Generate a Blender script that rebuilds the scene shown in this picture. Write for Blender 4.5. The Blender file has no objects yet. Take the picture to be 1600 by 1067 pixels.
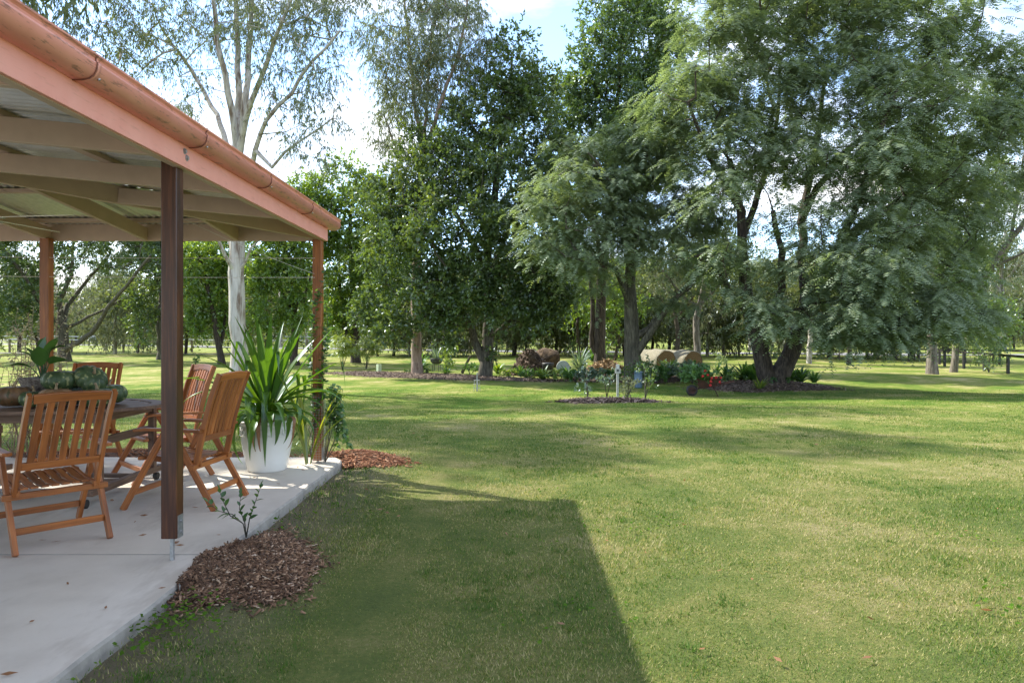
import bpy, math, random
import numpy as np
from mathutils import Vector, Matrix
R = math.radians
rng = np.random.default_rng(7)
random.seed(7)
sc = bpy.context.scene
COL = sc.collection

# ------------------------------------------------------------------ camera, sky, sun, exposure
F, CX, CY, EYE = 1130.0, 794.0, 523.0, 1.5
cam_d = bpy.data.cameras.new('camera'); cam = bpy.data.objects.new('camera', cam_d); COL.objects.link(cam)
cam.location = (0, 0, EYE); cam.rotation_euler = (R(90), 0, 0)
cam_d.sensor_width = 36; cam_d.lens = F / 1600 * 36
cam_d.shift_x = 6 / 1600; cam_d.shift_y = -10.5 / 1600
cam_d.clip_start = 0.05; cam_d.clip_end = 3000
sc.camera = cam
SUNV = Vector((-2.485, 1.61, 2.776)).normalized()
world = bpy.data.worlds.new('World'); sc.world = world; world.use_nodes = True
nt = world.node_tree; nt.nodes.clear()
def N(nt, t, **kw):
    n = nt.nodes.new(t)
    for k, v in kw.items(): setattr(n, k, v)
    return n
out = N(nt, 'ShaderNodeOutputWorld'); bg = N(nt, 'ShaderNodeBackground'); bg.inputs['Strength'].default_value = 0.15
sky = N(nt, 'ShaderNodeTexSky', sky_type='NISHITA', sun_disc=False)
sky.sun_elevation = math.asin(SUNV.z); sky.sun_rotation = math.atan2(SUNV.x, SUNV.y)
sky.air_density = 0.85; sky.dust_density = 0.1; sky.ozone_density = 2.6
tc = N(nt, 'ShaderNodeTexCoord'); mp = N(nt, 'ShaderNodeMapping'); mp.inputs['Scale'].default_value = (1.6, 1.6, 4.2); mp.inputs['Location'].default_value = (1.65, 3.75, 3.17)
no = N(nt, 'ShaderNodeTexNoise'); no.inputs['Scale'].default_value = 1.5; no.inputs['Detail'].default_value = 8; no.inputs['Roughness'].default_value = 0.58
cr = N(nt, 'ShaderNodeValToRGB'); cr.color_ramp.elements[0].position = 0.44; cr.color_ramp.elements[1].position = 0.62
mx = N(nt, 'ShaderNodeMixRGB'); mx.inputs['Color2'].default_value = (3.7, 3.65, 3.6, 1)
nt.links.new(tc.outputs['Generated'], mp.inputs['Vector']); nt.links.new(mp.outputs['Vector'], no.inputs['Vector'])
nt.links.new(no.outputs['Fac'], cr.inputs['Fac']); cr.color_ramp.elements[0].color = (.06, .06, .06, 1); nt.links.new(cr.outputs['Color'], mx.inputs['Fac'])
nt.links.new(sky.outputs['Color'], mx.inputs['Color1']); nt.links.new(mx.outputs['Color'], bg.inputs['Color']); nt.links.new(bg.outputs['Background'], out.inputs['Surface'])
sun_d = bpy.data.lights.new('sun', 'SUN'); sun_d.energy = 3.0; sun_d.angle = R(0.6); sun_d.color = (1.0, 0.93, 0.80)
sun = bpy.data.objects.new('sun', sun_d); COL.objects.link(sun); sun.rotation_euler = SUNV.to_track_quat('Z', 'Y').to_euler(); sun.location = (-20, 20, 30)
sc.view_settings.view_transform = 'Standard'; sc.view_settings.look = 'None'; sc.view_settings.gamma = 1
sc.view_settings.exposure = 1.70
sc.render.engine = 'CYCLES'
cy = sc.cycles
cy.max_bounces = 7; cy.diffuse_bounces = 5; cy.glossy_bounces = 2; cy.transmission_bounces = 5; cy.transparent_max_bounces = 4
cy.use_denoising = True; cy.caustics_reflective = False; cy.caustics_refractive = False
try: cy.denoiser = 'OPENIMAGEDENOISE'
except Exception: pass
cy.sample_clamp_indirect = 6

# ------------------------------------------------------------------ measuring helpers
_gy = np.array([-60, 0, 9, 14, 24, 36, 60, 85, 150, 900.]); _gz = np.array([0, 0, 0, -.12, -.45, -.42, -.28, -.12, .1, .1])
def G(x, y):
    """ground height"""
    x = np.asarray(x, float); y = np.asarray(y, float)
    z = (np.interp(y - 1.5, _gy, _gz) + np.interp(y, _gy, _gz) + np.interp(y + 1.5, _gy, _gz)) / 3
    w = np.clip((y - 9) / 6, 0, 1) + np.clip((x - 1) / 3, 0, 1)
    w = np.clip(w, 0, 1)
    z = z + .05 * np.clip((-.7 - x) / .9, 0, 1) * np.clip((9.6 - y) / 1.2, 0, 1)
    return z + w * (.035 * np.sin(x * .55 + y * .31) + .03 * np.sin(x * .23 - y * .47 + 1.3) + .012 * np.sin(x * 1.7 + y * 1.1))
def W(px, py, d): return Vector(((px - CX) / F * d, d, EYE - (py - CY) / F * d))
def P(px, py):
    lo, hi = 1.5, 400.
    for _ in range(60):
        d = (lo + hi) / 2; x = (px - CX) / F * d
        if (EYE - float(G(x, d))) * F / d > py - CY: lo = d
        else: hi = d
    x = (px - CX) / F * d
    return Vector((x, d, float(G(x, d))))
def OG(x, y): return Vector((x, y, float(G(x, y))))

# ------------------------------------------------------------------ object helpers
def link(o, parent=None):
    COL.objects.link(o)
    if parent is not None: o.parent = parent
    return o
def tag(o, label=None, cat=None, group=None, kind=None):
    if label: o['label'] = label
    if cat: o['category'] = cat
    if group: o['group'] = group
    if kind: o['kind'] = kind
    return o
def thing(name, label, cat, loc=(0, 0, 0), rz=0, group=None):
    o = bpy.data.objects.new(name, None); o.empty_display_size = .1; link(o); o.location = loc; o.rotation_euler = (0, 0, rz)
    return tag(o, label, cat, group)
def copy_tree(o, parent=None):
    c = o.copy(); COL.objects.link(c); c.parent = parent
    for ch in list(o.children): copy_tree(ch, c)
    return c
def np_obj(name, V, Fa, mat, parent=None, attr=None, smooth=False, norm=None):
    """mesh object from numpy arrays; Fa is (m,k)"""
    V = np.ascontiguousarray(V, np.float32); Fa = np.ascontiguousarray(Fa, np.int32)
    me = bpy.data.meshes.new(name); m, k = Fa.shape
    me.vertices.add(len(V)); me.vertices.foreach_set('co', V.ravel())
    me.loops.add(m * k); me.loops.foreach_set('vertex_index', Fa.ravel())
    me.polygons.add(m); me.polygons.foreach_set('loop_start', np.arange(0, m * k, k, dtype=np.int32))
    try: me.polygons.foreach_set('loop_total', np.full(m, k, np.int32))
    except Exception: pass
    if smooth: me.polygons.foreach_set('use_smooth', np.ones(m, bool))
    if attr is not None:
        a = me.attributes.new('rnd', 'FLOAT', 'FACE'); a.data.foreach_set('value', np.ascontiguousarray(attr, np.float32))
    me.update(); me.validate()
    me.materials.append(mat)
    return link(bpy.data.objects.new(name, me), parent)

class MB:
    """collects shapes; build() links them as one mesh object. 'g' holds grain coordinates"""
    def __init__(s): s.v = []; s.f = []; s.g = []
    def add(s, vs, fs, gs=None):
        b = len(s.v); s.v += [tuple(v) for v in vs]; s.f += [tuple(i + b for i in f) for f in fs]
        s.g += gs if gs is not None else [tuple(v) for v in vs]
        return s
    def beam(s, p0, p1, w, h, up=(0, 0, 1), taper=1.0):
        p0 = Vector(p0); p1 = Vector(p1); d = p1 - p0; L = d.length; d.normalize(); up = Vector(up)
        if abs(d.dot(up)) > .98: up = Vector((0, 1, 0))
        sx = d.cross(up).normalized(); uz = sx.cross(d).normalized()
        vs = []; gs = []; o = random.uniform(0, 50); o2 = random.uniform(0, 50)
        for p, t, k in ((p0, 0, 1), (p1, L, taper)):
            for a, b in ((-1, -1), (1, -1), (1, 1), (-1, 1)):
                vs.append(p + sx * a * w / 2 * k + uz * b * h / 2 * k); gs.append((t + o, a * w / 2 + o2, b * h / 2))
        return s.add(vs, [(0, 1, 2, 3)[::-1], (4, 5, 6, 7), (0, 1, 5, 4), (1, 2, 6, 5), (2, 3, 7, 6), (3, 0, 4, 7)], gs)
    def box(s, c, size):
        c = Vector(c); a = max(range(3), key=lambda i: size[i]); h = [0, 0, 0]; h[a] = size[a] / 2; h = Vector(h)
        if a == 2: return s.beam(c - h, c + h, size[0], size[1], (0, 1, 0))
        if a == 1: return s.beam(c - h, c + h, size[0], size[2])
        return s.beam(c - h, c + h, size[1], size[2])
    def strip(s, pts, w, h, up=(0, 0, 1)):
        """bent beam through points"""
        pts = [Vector(p) for p in pts]; n = len(pts); vs = []; gs = []; L = 0; o = random.uniform(0, 50); o2 = random.uniform(0, 50)
        for i, p in enumerate(pts):
            d = (pts[min(i + 1, n - 1)] - pts[max(i - 1, 0)]).normalized(); u = Vector(up)
            sx = d.cross(u).normalized(); uz = sx.cross(d).normalized()
            if i: L += (p - pts[i - 1]).length
            for a, b in ((-1, -1), (1, -1), (1, 1), (-1, 1)):
                vs.append(p + sx * a * w / 2 + uz * b * h / 2); gs.append((L + o, a * w / 2 + o2, b * h / 2))
        fs = [(3, 2, 1, 0), tuple(4 * (n - 1) + i for i in range(4))]
        for i in range(n - 1):
            for k in range(4): fs.append((4 * i + k, 4 * i + (k + 1) % 4, 4 * i + 4 + (k + 1) % 4, 4 * i + 4 + k))
        return s.add(vs, fs, gs)
    def tube(s, pts, rad, n=8, cap=True):
        pts = [Vector(p) for p in pts]; m = len(pts)
        if not hasattr(rad, '__len__'): rad = [rad] * m
        vs = []; gs = []; L = 0; ref = Vector((.123, .456, .88))
        for i, p in enumerate(pts):
            d = (pts[min(i + 1, m - 1)] - pts[max(i - 1, 0)]).normalized()
            if i: L += (p - pts[i - 1]).length
            if abs(d.dot(ref)) > .95: ref = Vector((1, .1, 0))
            a = d.cross(ref).normalized(); b = d.cross(a).normalized()
            for k in range(n):
                t = 2 * math.pi * k / n; vs.append(p + (a * math.cos(t) + b * math.sin(t)) * rad[i]); gs.append((L, math.cos(t) * .1, math.sin(t) * .1))
        fs = []
        for i in range(m - 1):
            for k in range(n): fs.append((i * n + k, i * n + (k + 1) % n, (i + 1) * n + (k + 1) % n, (i + 1) * n + k))
        if cap: fs += [tuple(range(n))[::-1], tuple((m - 1) * n + k for k in range(n))]
        return s.add(vs, fs, gs)
    def lathe(s, prof, n=32, c=(0, 0, 0), squash=None):
        c = Vector(c); vs = []; fs = []
        for r, z in prof:
            for k in range(n):
                t = 2 * math.pi * k / n; rr = r * (squash(t, z) if squash else 1); vs.append(c + Vector((rr * math.cos(t), rr * math.sin(t), z)))
        for i in range(len(prof) - 1):
            for k in range(n): fs.append((i * n + k, i * n + (k + 1) % n, (i + 1) * n + (k + 1) % n, (i + 1) * n + k))
        return s.add(vs, fs)
    def extrude(s, prof, axis_pts):
        """prof list of (x,z) swept along straight y from y0 to y1 (open profile)"""
        y0, y1 = axis_pts; n = len(prof)
        vs = [(x, y0, z) for x, z in prof] + [(x, y1, z) for x, z in prof]
        return s.add(vs, [(i, i + 1, n + i + 1, n + i) for i in range(n - 1)])
    def build(s, name, mat, parent=None, bevel=0, smooth=False, label=None):
        me = bpy.data.meshes.new(name); me.from_pydata(s.v, [], s.f)
        a = me.attributes.new('g', 'FLOAT_VECTOR', 'POINT'); a.data.foreach_set('vector', np.array(s.g, np.float32).ravel())
        if smooth: me.polygons.foreach_set('use_smooth', np.ones(len(s.f), bool))
        me.materials.append(mat); me.update()
        o = link(bpy.data.objects.new(name, me), parent)
        if bevel:
            b = o.modifiers.new('bevel', 'BEVEL'); b.width = bevel; b.segments = 2; b.limit_method = 'ANGLE'; b.angle_limit = R(40)
        if label: o['label'] = label
        return o

# ------------------------------------------------------------------ materials
def new_mat(name):
    m = bpy.data.materials.new(name); m.use_nodes = True; nt = m.node_tree
    return m, nt, nt.nodes['Principled BSDF']
def ramp(nt, fac, stops):
    r = N(nt, 'ShaderNodeValToRGB'); e = r.color_ramp.elements
    while len(e) < len(stops): e.new(.5)
    for el, (p, c) in zip(e, stops): el.position = p; el.color = (*c, 1)
    nt.links.new(fac, r.inputs['Fac']); return r.outputs['Color']
def noise(nt, vec, scale, detail=4, rough=.55, stretch=None, out='Fac'):
    if stretch:
        mp = N(nt, 'ShaderNodeMapping'); mp.inputs['Scale'].default_value = stretch; nt.links.new(vec, mp.inputs['Vector']); vec = mp.outputs['Vector']
    n = N(nt, 'ShaderNodeTexNoise'); n.inputs['Scale'].default_value = scale; n.inputs['Detail'].default_value = detail; n.inputs['Roughness'].default_value = rough
    nt.links.new(vec, n.inputs['Vector']); return n.outputs[out]
def mixc(nt, fac, a, b, mode='MIX'):
    m = N(nt, 'ShaderNodeMixRGB', blend_type=mode)
    for s, v in (('Fac', fac), ('Color1', a), ('Color2', b)):
        if hasattr(v, 'is_linked') or hasattr(v, 'links'): nt.links.new(v, m.inputs[s])
        elif isinstance(v, (int, float)): m.inputs[s].default_value = v
        else: m.inputs[s].default_value = (*v, 1)
    return m.outputs['Color']
def bump(nt, bsdf, h, strength=.3, dist=.01):
    b = N(nt, 'ShaderNodeBump'); b.inputs['Strength'].default_value = strength; b.inputs['Distance'].default_value = dist
    nt.links.new(h, b.inputs['Height']); nt.links.new(b.outputs['Normal'], bsdf.inputs['Normal'])
def attr(nt, name, out='Vector'):
    a = N(nt, 'ShaderNodeAttribute'); a.attribute_name = name; return a.outputs[out]
def geo(nt): return N(nt, 'ShaderNodeNewGeometry').outputs['Position']
def objc(nt): return N(nt, 'ShaderNodeTexCoord').outputs['Object']
def mat_plain(name, c1, c2, scale=8, rough=.6, b=.15, bd=.004, metallic=0, detail=5, lo=.35, hi=.65, use='obj'):
    m, nt, s = new_mat(name); v = objc(nt) if use == 'obj' else geo(nt)
    f = noise(nt, v, scale, detail, .6); nt.links.new(ramp(nt, f, [(lo, c1), (hi, c2)]), s.inputs['Base Color'])
    s.inputs['Roughness'].default_value = rough; s.inputs['Metallic'].default_value = metallic
    if b: bump(nt, s, noise(nt, v, scale * 4, 4), b, bd)
    return m
def mat_wood(name, cols, rough=.45, grain=1.0, bstr=.12, stain=None):
    m, nt, s = new_mat(name); g = attr(nt, 'g')
    a = noise(nt, g, 1.0, 5, .6, (3 * grain, 60 * grain, 60 * grain)); c = ramp(nt, a, [(.28, cols[0]), (.5, cols[1]), (.75, cols[2])])
    b2 = noise(nt, g, 1.0, 3, .5, (2.2, 9, 9)); c = mixc(nt, ramp(nt, b2, [(.4, (0, 0, 0)), (.7, (.55, .55, .55))]), c, [x * .55 for x in cols[0]])
    if stain:
        st = noise(nt, g, 1.0, 4, .6, (4, 14, 14)); c = mixc(nt, ramp(nt, st, [(.52, (0, 0, 0)), (.66, (.75, .75, .75))]), c, stain)
    oi = N(nt, 'ShaderNodeObjectInfo'); c = mixc(nt, 1, c, ramp(nt, oi.outputs['Random'], [(0, (.72, .70, .68)), (.5, (1, 1, 1)), (1, (1.12, 1.14, 1.16))]), 'MULTIPLY')
    nt.links.new(c, s.inputs['Base Color']); s.inputs['Roughness'].default_value = rough
    bump(nt, s, a, bstr, .002); return m
def mat_leaf(name, c1, c2, c3=None, trans=.42, tcol=None, gloss=.06, rough=.38):
    """thin leaf: diffuse + translucent + a little gloss, hue varied leaf by leaf and in broad patches"""
    m = bpy.data.materials.new(name); m.use_nodes = True; nt = m.node_tree; nt.nodes.clear()
    o = N(nt, 'ShaderNodeOutputMaterial'); r = attr(nt, 'rnd', 'Fac')
    c = ramp(nt, r, [(0, c1), (.6, c2), (1, c3 or c2)])
    big = noise(nt, geo(nt), .35, 2, .5); c = mixc(nt, ramp(nt, big, [(.35, (0, 0, 0)), (.65, (.4, .4, .4))]), c, [x * 1.35 for x in c2])
    tcl = mixc(nt, 1.0, c, tcol or (2.1, 1.9, .75), 'MULTIPLY')
    d = N(nt, 'ShaderNodeBsdfDiffuse'); t = N(nt, 'ShaderNodeBsdfTranslucent'); gl = N(nt, 'ShaderNodeBsdfGlossy'); gl.inputs['Roughness'].default_value = rough
    gl.inputs['Color'].default_value = (.75, .85, .95, 1)
    nt.links.new(c, d.inputs['Color']); nt.links.new(tcl, t.inputs['Color'])
    a = N(nt, 'ShaderNodeMixShader'); a.inputs['Fac'].default_value = trans; nt.links.new(d.outputs[0], a.inputs[1]); nt.links.new(t.outputs[0], a.inputs[2])
    b = N(nt, 'ShaderNodeMixShader'); b.inputs['Fac'].default_value = gloss; nt.links.new(a.outputs[0], b.inputs[1]); nt.links.new(gl.outputs[0], b.inputs[2])
    nt.links.new(b.outputs[0], o.inputs['Surface']); return m
def mat_bark(name, c1, c2, c3, scale=3, vert=(6, 6, .9), bs=.5):
    m, nt, s = new_mat(name); v = geo(nt)
    a = noise(nt, v, scale, 6, .62, vert); nt.links.new(ramp(nt, a, [(.36, c1), (.5, c2), (.66, c3)]), s.inputs['Base Color'])
    s.inputs['Roughness'].default_value = .85; bump(nt, s, a, bs, .03); return m
M = {}
M['teak'] = mat_wood('teak', [(.20, .060, .013), (.37, .118, .026), (.49, .175, .042)], .42)
M['teak_old'] = mat_wood('teak_old', [(.085, .045, .028), (.17, .095, .058), (.28, .175, .115)], .6, bstr=.3)
M['post_sunlit'] = mat_wood('post_sunlit', [(.16, .05, .012), (.30, .098, .022), (.42, .155, .038)], .40, stain=None)  # sunlight on the back posts is put into this brighter timber colour
M['post_shaded'] = mat_wood('post_shaded', [(.030, .010, .006), (.070, .022, .010), (.15, .055, .020)], .35)  # same timber, with the shade on the near posts painted in as darker colour
M['paint_pink'] = mat_plain('paint_pink', (.80, .345, .275), (.85, .395, .32), 5, .42, .05, .002)
nt_ = M['paint_pink'].node_tree; s_ = nt_.nodes['Principled BSDF']; src_ = s_.inputs['Base Color'].links[0].from_socket; k_ = noise(nt_, objc(nt_), 1, 5, .7, (12, 5, 40)); nt_.links.new(mixc(nt_, ramp(nt_, k_, [(.56, (0, 0, 0)), (.72, (.4, .4, .4))]), src_, (.42, .17, .12)), s_.inputs['Base Color'])
# gutter paint with rows of grime
m, nt_, s_ = new_mat('paint_gutter'); v_ = geo(nt_)
c_ = ramp(nt_, noise(nt_, v_, 3, 4), [(.35, (.66, .26, .185)), (.65, (.74, .315, .235))])
k_ = noise(nt_, v_, 1, 5, .7, (30, 9, 55)); c_ = mixc(nt_, ramp(nt_, k_, [(.55, (0, 0, 0)), (.66, (.85, .85, .85))]), c_, (.24, .12, .085))
nt_.links.new(c_, s_.inputs['Base Color']); s_.inputs['Roughness'].default_value = .36; M['paint_gutter'] = m
M['paint_beige'] = mat_plain('paint_beige', (.50, .375, .295), (.56, .425, .335), 6, .5, .06, .002)
M['zinc'] = mat_plain('zinc', (.66, .67, .64), (.76, .77, .73), 14, .34, 0, metallic=.55)
M['galv'] = mat_plain('galv', (.33, .34, .35), (.5, .51, .52), 30, .42, .05, .001, metallic=.8)
M['white_plastic'] = mat_plain('white_plastic', (.72, .69, .60), (.78, .75, .66), 5, .4, 0)
M['black'] = mat_plain('black', (.012, .012, .013), (.03, .03, .03), 12, .5, .1)
M['dark_paint'] = mat_plain('dark_paint', (.012, .012, .013), (.028, .026, .025), 12, .6, .1)
# concrete slab
m, nt_, s_ = new_mat('concrete'); v_ = geo(nt_)
c_ = ramp(nt_, noise(nt_, v_, .9, 6, .62), [(.3, (.45, .405, .345)), (.5, (.59, .54, .47)), (.7, (.67, .625, .55))])
c_ = mixc(nt_, ramp(nt_, noise(nt_, v_, 60, 3, .7), [(.62, (0, 0, 0)), (.75, (.35, .35, .35))]), c_, (.30, .27, .235))
c_ = mixc(nt_, ramp(nt_, noise(nt_, v_, 2.3, 5, .7, (1, .35, 1)), [(.54, (0, 0, 0)), (.68, (.6, .6, .6))]), c_, (.38, .33, .27))
nt_.links.new(c_, s_.inputs['Base Color']); s_.inputs['Roughness'].default_value = .72; bump(nt_, s_, noise(nt_, v_, 110, 4, .7), .25, .002); M['concrete'] = m
M['concrete_edge'] = mat_plain('concrete_edge', (.26, .245, .22), (.38, .36, .32), 9, .9, .4, .004, use='geo')
# ground under the grass, and the blades: both follow the same patches of dry and green
def lawn_color(nt, fine, fine_w=None):
    v = geo(nt)
    a = noise(nt, v, .55, 5, .62); b = noise(nt, v, 3.2, 4, .6); s3 = noise(nt, v, .16, 3, .5); stp = noise(nt, v, 1, 4, .6, (1.3, .35, 1))
    f = N(nt, 'ShaderNodeMath', operation='MULTIPLY_ADD'); nt.links.new(a, f.inputs[0]); f.inputs[1].default_value = .80
    f2 = N(nt, 'ShaderNodeMath', operation='MULTIPLY_ADD'); nt.links.new(b, f2.inputs[0]); f2.inputs[1].default_value = .34
    f3 = N(nt, 'ShaderNodeMath', operation='MULTIPLY'); nt.links.new(stp, f3.inputs[0]); f3.inputs[1].default_value = .06
    nt.links.new(f3.outputs[0], f2.inputs[2]); nt.links.new(f2.outputs[0], f.inputs[2])
    sy = N(nt, 'ShaderNodeSeparateXYZ'); nt.links.new(v, sy.inputs[0])
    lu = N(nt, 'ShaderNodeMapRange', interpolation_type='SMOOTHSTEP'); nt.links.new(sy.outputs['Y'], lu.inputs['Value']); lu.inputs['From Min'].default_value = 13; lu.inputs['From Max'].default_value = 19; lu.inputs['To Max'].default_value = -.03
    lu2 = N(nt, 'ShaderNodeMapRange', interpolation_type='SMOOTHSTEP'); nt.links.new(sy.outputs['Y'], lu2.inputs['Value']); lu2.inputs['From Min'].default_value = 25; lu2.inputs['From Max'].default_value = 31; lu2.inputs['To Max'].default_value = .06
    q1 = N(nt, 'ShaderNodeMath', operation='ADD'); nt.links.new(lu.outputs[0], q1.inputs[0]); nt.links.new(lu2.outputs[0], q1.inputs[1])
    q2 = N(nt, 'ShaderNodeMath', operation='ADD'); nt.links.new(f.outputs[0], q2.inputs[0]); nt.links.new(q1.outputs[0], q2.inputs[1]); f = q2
    if fine is not None:
        g = N(nt, 'ShaderNodeMath', operation='MULTIPLY_ADD'); nt.links.new(fine, g.inputs[0]); g.inputs[1].default_value = .5 if fine_w is None else fine_w; nt.links.new(f.outputs[0], g.inputs[2])
        h = N(nt, 'ShaderNodeMath', operation='SUBTRACT'); nt.links.new(g.outputs[0], h.inputs[0]); h.inputs[1].default_value = .25 if fine_w is None else fine_w * .5; fo = h.outputs[0]
    else: fo = f.outputs[0]
    return ramp(nt, fo, [(.40, (.064, .138, .018)), (.54, (.122, .195, .030)), (.61, (.188, .235, .048)), (.68, (.268, .277, .085)), (.78, (.42, .375, .19))]), v
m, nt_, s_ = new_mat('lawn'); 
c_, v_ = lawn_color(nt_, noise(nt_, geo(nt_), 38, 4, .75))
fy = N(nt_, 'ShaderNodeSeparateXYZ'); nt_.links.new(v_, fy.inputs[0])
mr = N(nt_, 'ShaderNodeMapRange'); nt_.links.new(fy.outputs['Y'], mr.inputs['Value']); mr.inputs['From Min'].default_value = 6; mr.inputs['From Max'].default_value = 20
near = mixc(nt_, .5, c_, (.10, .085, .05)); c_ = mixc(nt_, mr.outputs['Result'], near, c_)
mr2 = N(nt_, 'ShaderNodeMapRange'); nt_.links.new(fy.outputs['Y'], mr2.inputs['Value']); mr2.inputs['From Min'].default_value = 70; mr2.inputs['From Max'].default_value = 95; mr2.inputs['To Max'].default_value = .6
c_ = mixc(nt_, mr2.outputs['Result'], c_, (.20, .25, .06))
# bare earth beside the slab
d_ = N(nt_, 'ShaderNodeSeparateXYZ'); nt_.links.new(v_, d_.inputs[0])
bx_ = N(nt_, 'ShaderNodeMapRange'); nt_.links.new(d_.outputs['X'], bx_.inputs['Value']); bx_.inputs['From Min'].default_value = -1.0; bx_.inputs['From Max'].default_value = -1.75
by_ = N(nt_, 'ShaderNodeMapRange'); nt_.links.new(d_.outputs['Y'], by_.inputs['Value']); by_.inputs['From Min'].default_value = 9.5; by_.inputs['From Max'].default_value = 8.3
be = N(nt_, 'ShaderNodeMath', operation='MULTIPLY'); nt_.links.new(bx_.outputs['Result'], be.inputs[0]); nt_.links.new(by_.outputs['Result'], be.inputs[1])
be2 = N(nt_, 'ShaderNodeMath', operation='MULTIPLY'); nt_.links.new(be.outputs[0], be2.inputs[0]); be2.inputs[1].default_value = .75
c_ = mixc(nt_, be2.outputs[0], c_, mixc(nt_, noise(nt_, v_, 25, 4, .7), (.10, .08, .06), (.26, .215, .17)))
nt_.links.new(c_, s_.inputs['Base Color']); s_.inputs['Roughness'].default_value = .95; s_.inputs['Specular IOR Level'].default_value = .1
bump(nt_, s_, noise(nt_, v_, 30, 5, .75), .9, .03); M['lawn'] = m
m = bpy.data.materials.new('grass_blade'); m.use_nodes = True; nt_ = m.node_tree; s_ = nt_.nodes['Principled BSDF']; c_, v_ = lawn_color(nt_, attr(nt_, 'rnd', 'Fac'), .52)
o_ = nt_.nodes['Material Output']; tr = N(nt_, 'ShaderNodeBsdfTranslucent'); ms = N(nt_, 'ShaderNodeMixShader'); ms.inputs['Fac'].default_value = .3
nt_.links.new(c_, s_.inputs['Base Color']); nt_.links.new(mixc(nt_, 1, c_, (1.5, 1.5, .8), 'MULTIPLY'), tr.inputs['Color']); s_.inputs['Roughness'].default_value = .6; s_.inputs['Specular IOR Level'].default_value = .2
nt_.links.new(s_.outputs[0], ms.inputs[1]); nt_.links.new(tr.outputs[0], ms.inputs[2]); nt_.links.new(ms.outputs[0], o_.inputs['Surface']); M['blade'] = m
M['asphalt'] = mat_plain('asphalt', (.17, .17, .175), (.25, .25, .255), 2, .9, .1, use='geo')
def mat_chip(name, stops):
    m, nt, s = new_mat(name); nt.links.new(ramp(nt, attr(nt, 'rnd', 'Fac'), stops), s.inputs['Base Color']); s.inputs['Roughness'].default_value = .9; return m
M['chip'] = mat_chip('chip', [(0, (.05, .030, .018)), (.35, (.13, .070, .040)), (.75, (.23, .128, .072)), (.93, (.36, .23, .14)), (1, (.55, .43, .32))])
M['chip_red'] = mat_chip('chip_red', [(0, (.12, .045, .022)), (.4, (.28, .11, .05)), (.75, (.40, .18, .085)), (1, (.5, .3, .18))])
M['chip_tan'] = mat_chip('chip_tan', [(0, (.19, .125, .065)), (.5, (.36, .25, .135)), (1, (.50, .37, .22))])
M['chip_grey'] = mat_chip('chip_grey', [(0, (.06, .04, .03)), (.5, (.16, .11, .085)), (1, (.33, .25, .2))])
M['mulch'] = mat_plain('mulch', (.055, .030, .018), (.18, .092, .05), 25, .95, .9, .02, use='geo')
M['mulch_grey'] = mat_plain('mulch_grey', (.055, .038, .03), (.17, .12, .09), 9, .95, .9, .05, use='geo')
M['mulch_tan'] = mat_plain('mulch_tan', (.20, .12, .055), (.42, .27, .13), 7, .95, .9, .05, use='geo')
M['compost'] = mat_plain('compost', (.055, .036, .023), (.20, .135, .082), 3.5, .95, 1, .12, use='geo')
# leaves
M['leaf_gum'] = mat_leaf('leaf_gum', (0.083, 0.105, 0.050), (0.132, 0.160, 0.072), (0.198, 0.215, 0.094), .34, (1.7, 1.7, .8), .08)
M['leaf_camphor'] = mat_leaf('leaf_camphor', (.052, .092, .030), (.084, .135, .042), (.165, .205, .052), .38, (2.0, 1.85, .65), .08)
M['leaf_light'] = mat_leaf('leaf_light', (0.085, 0.154, 0.031), (0.131, 0.216, 0.043), (0.262, 0.308, 0.054), .45, (2.2, 2.0, .6), .08)
M['leaf_dark'] = mat_leaf('leaf_dark', (0.057, 0.100, 0.033), (0.088, 0.147, 0.043), (0.150, 0.206, 0.053), .38, (2.2, 2.1, .7), .10)
M['leaf_feather'] = mat_leaf('leaf_feather', (.132, .178, .112), (.207, .259, .165), (.285, .33, .18), .40, (1.5, 1.6, .7), .05, .5)
M['leaf_far'] = mat_leaf('leaf_far', (.09, .12, .05), (.14, .17, .07), (.20, .21, .09), .40, (1.5, 1.5, .8), .04)
M['leaf_grey'] = mat_leaf('leaf_grey', (.10, .12, .07), (.15, .17, .10), (.20, .21, .12), .38, (1.4, 1.4, .9), .04)
M['leaf_shrub'] = mat_leaf('leaf_shrub', (0.035, 0.084, 0.025), (0.063, 0.140, 0.035), (0.126, 0.224, 0.049), .38, (2.1, 2.0, .7), .05)
M['leaf_silver'] = mat_leaf('leaf_silver', (0.070, 0.119, 0.070), (0.126, 0.182, 0.119), (0.224, 0.280, 0.182), .35, (1.6, 1.6, .9), .10)
M['leaf_strap'] = mat_leaf('leaf_strap', (.040, .10, .011), (.062, .14, .016), (.11, .19, .022), .36, (2.1, 1.9, .5), .06, .35)
M['leaf_clover'] = mat_leaf('leaf_clover', (.05, .12, .015), (.08, .16, .02), (.12, .2, .03), .3, (1.6, 1.6, .6), .0)
M['leaf_brown'] = mat_leaf('leaf_brown', (.20, .10, .05), (.28, .15, .08), None, .3, (1.4, 1.2, .8), .03)
M['bark_gum'] = mat_bark('bark_gum', (.17, .12, .09), (.43, .40, .37), (.56, .53, .50), 1.6, (4, 4, .6), .3)
M['bark_grey'] = mat_bark('bark_grey', (.07, .058, .048), (.16, .14, .118), (.26, .235, .20), 2.4)
M['bark_dark'] = mat_bark('bark_dark', (.018, .013, .010), (.052, .039, .030), (.11, .085, .066), 3)
M['bark_mid'] = mat_bark('bark_mid', (.035, .032, .023), (.085, .075, .055), (.155, .14, .105), 3)
M['bark_pink'] = mat_bark('bark_pink', (.16, .11, .085), (.30, .22, .175), (.42, .33, .27), 2)
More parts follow.
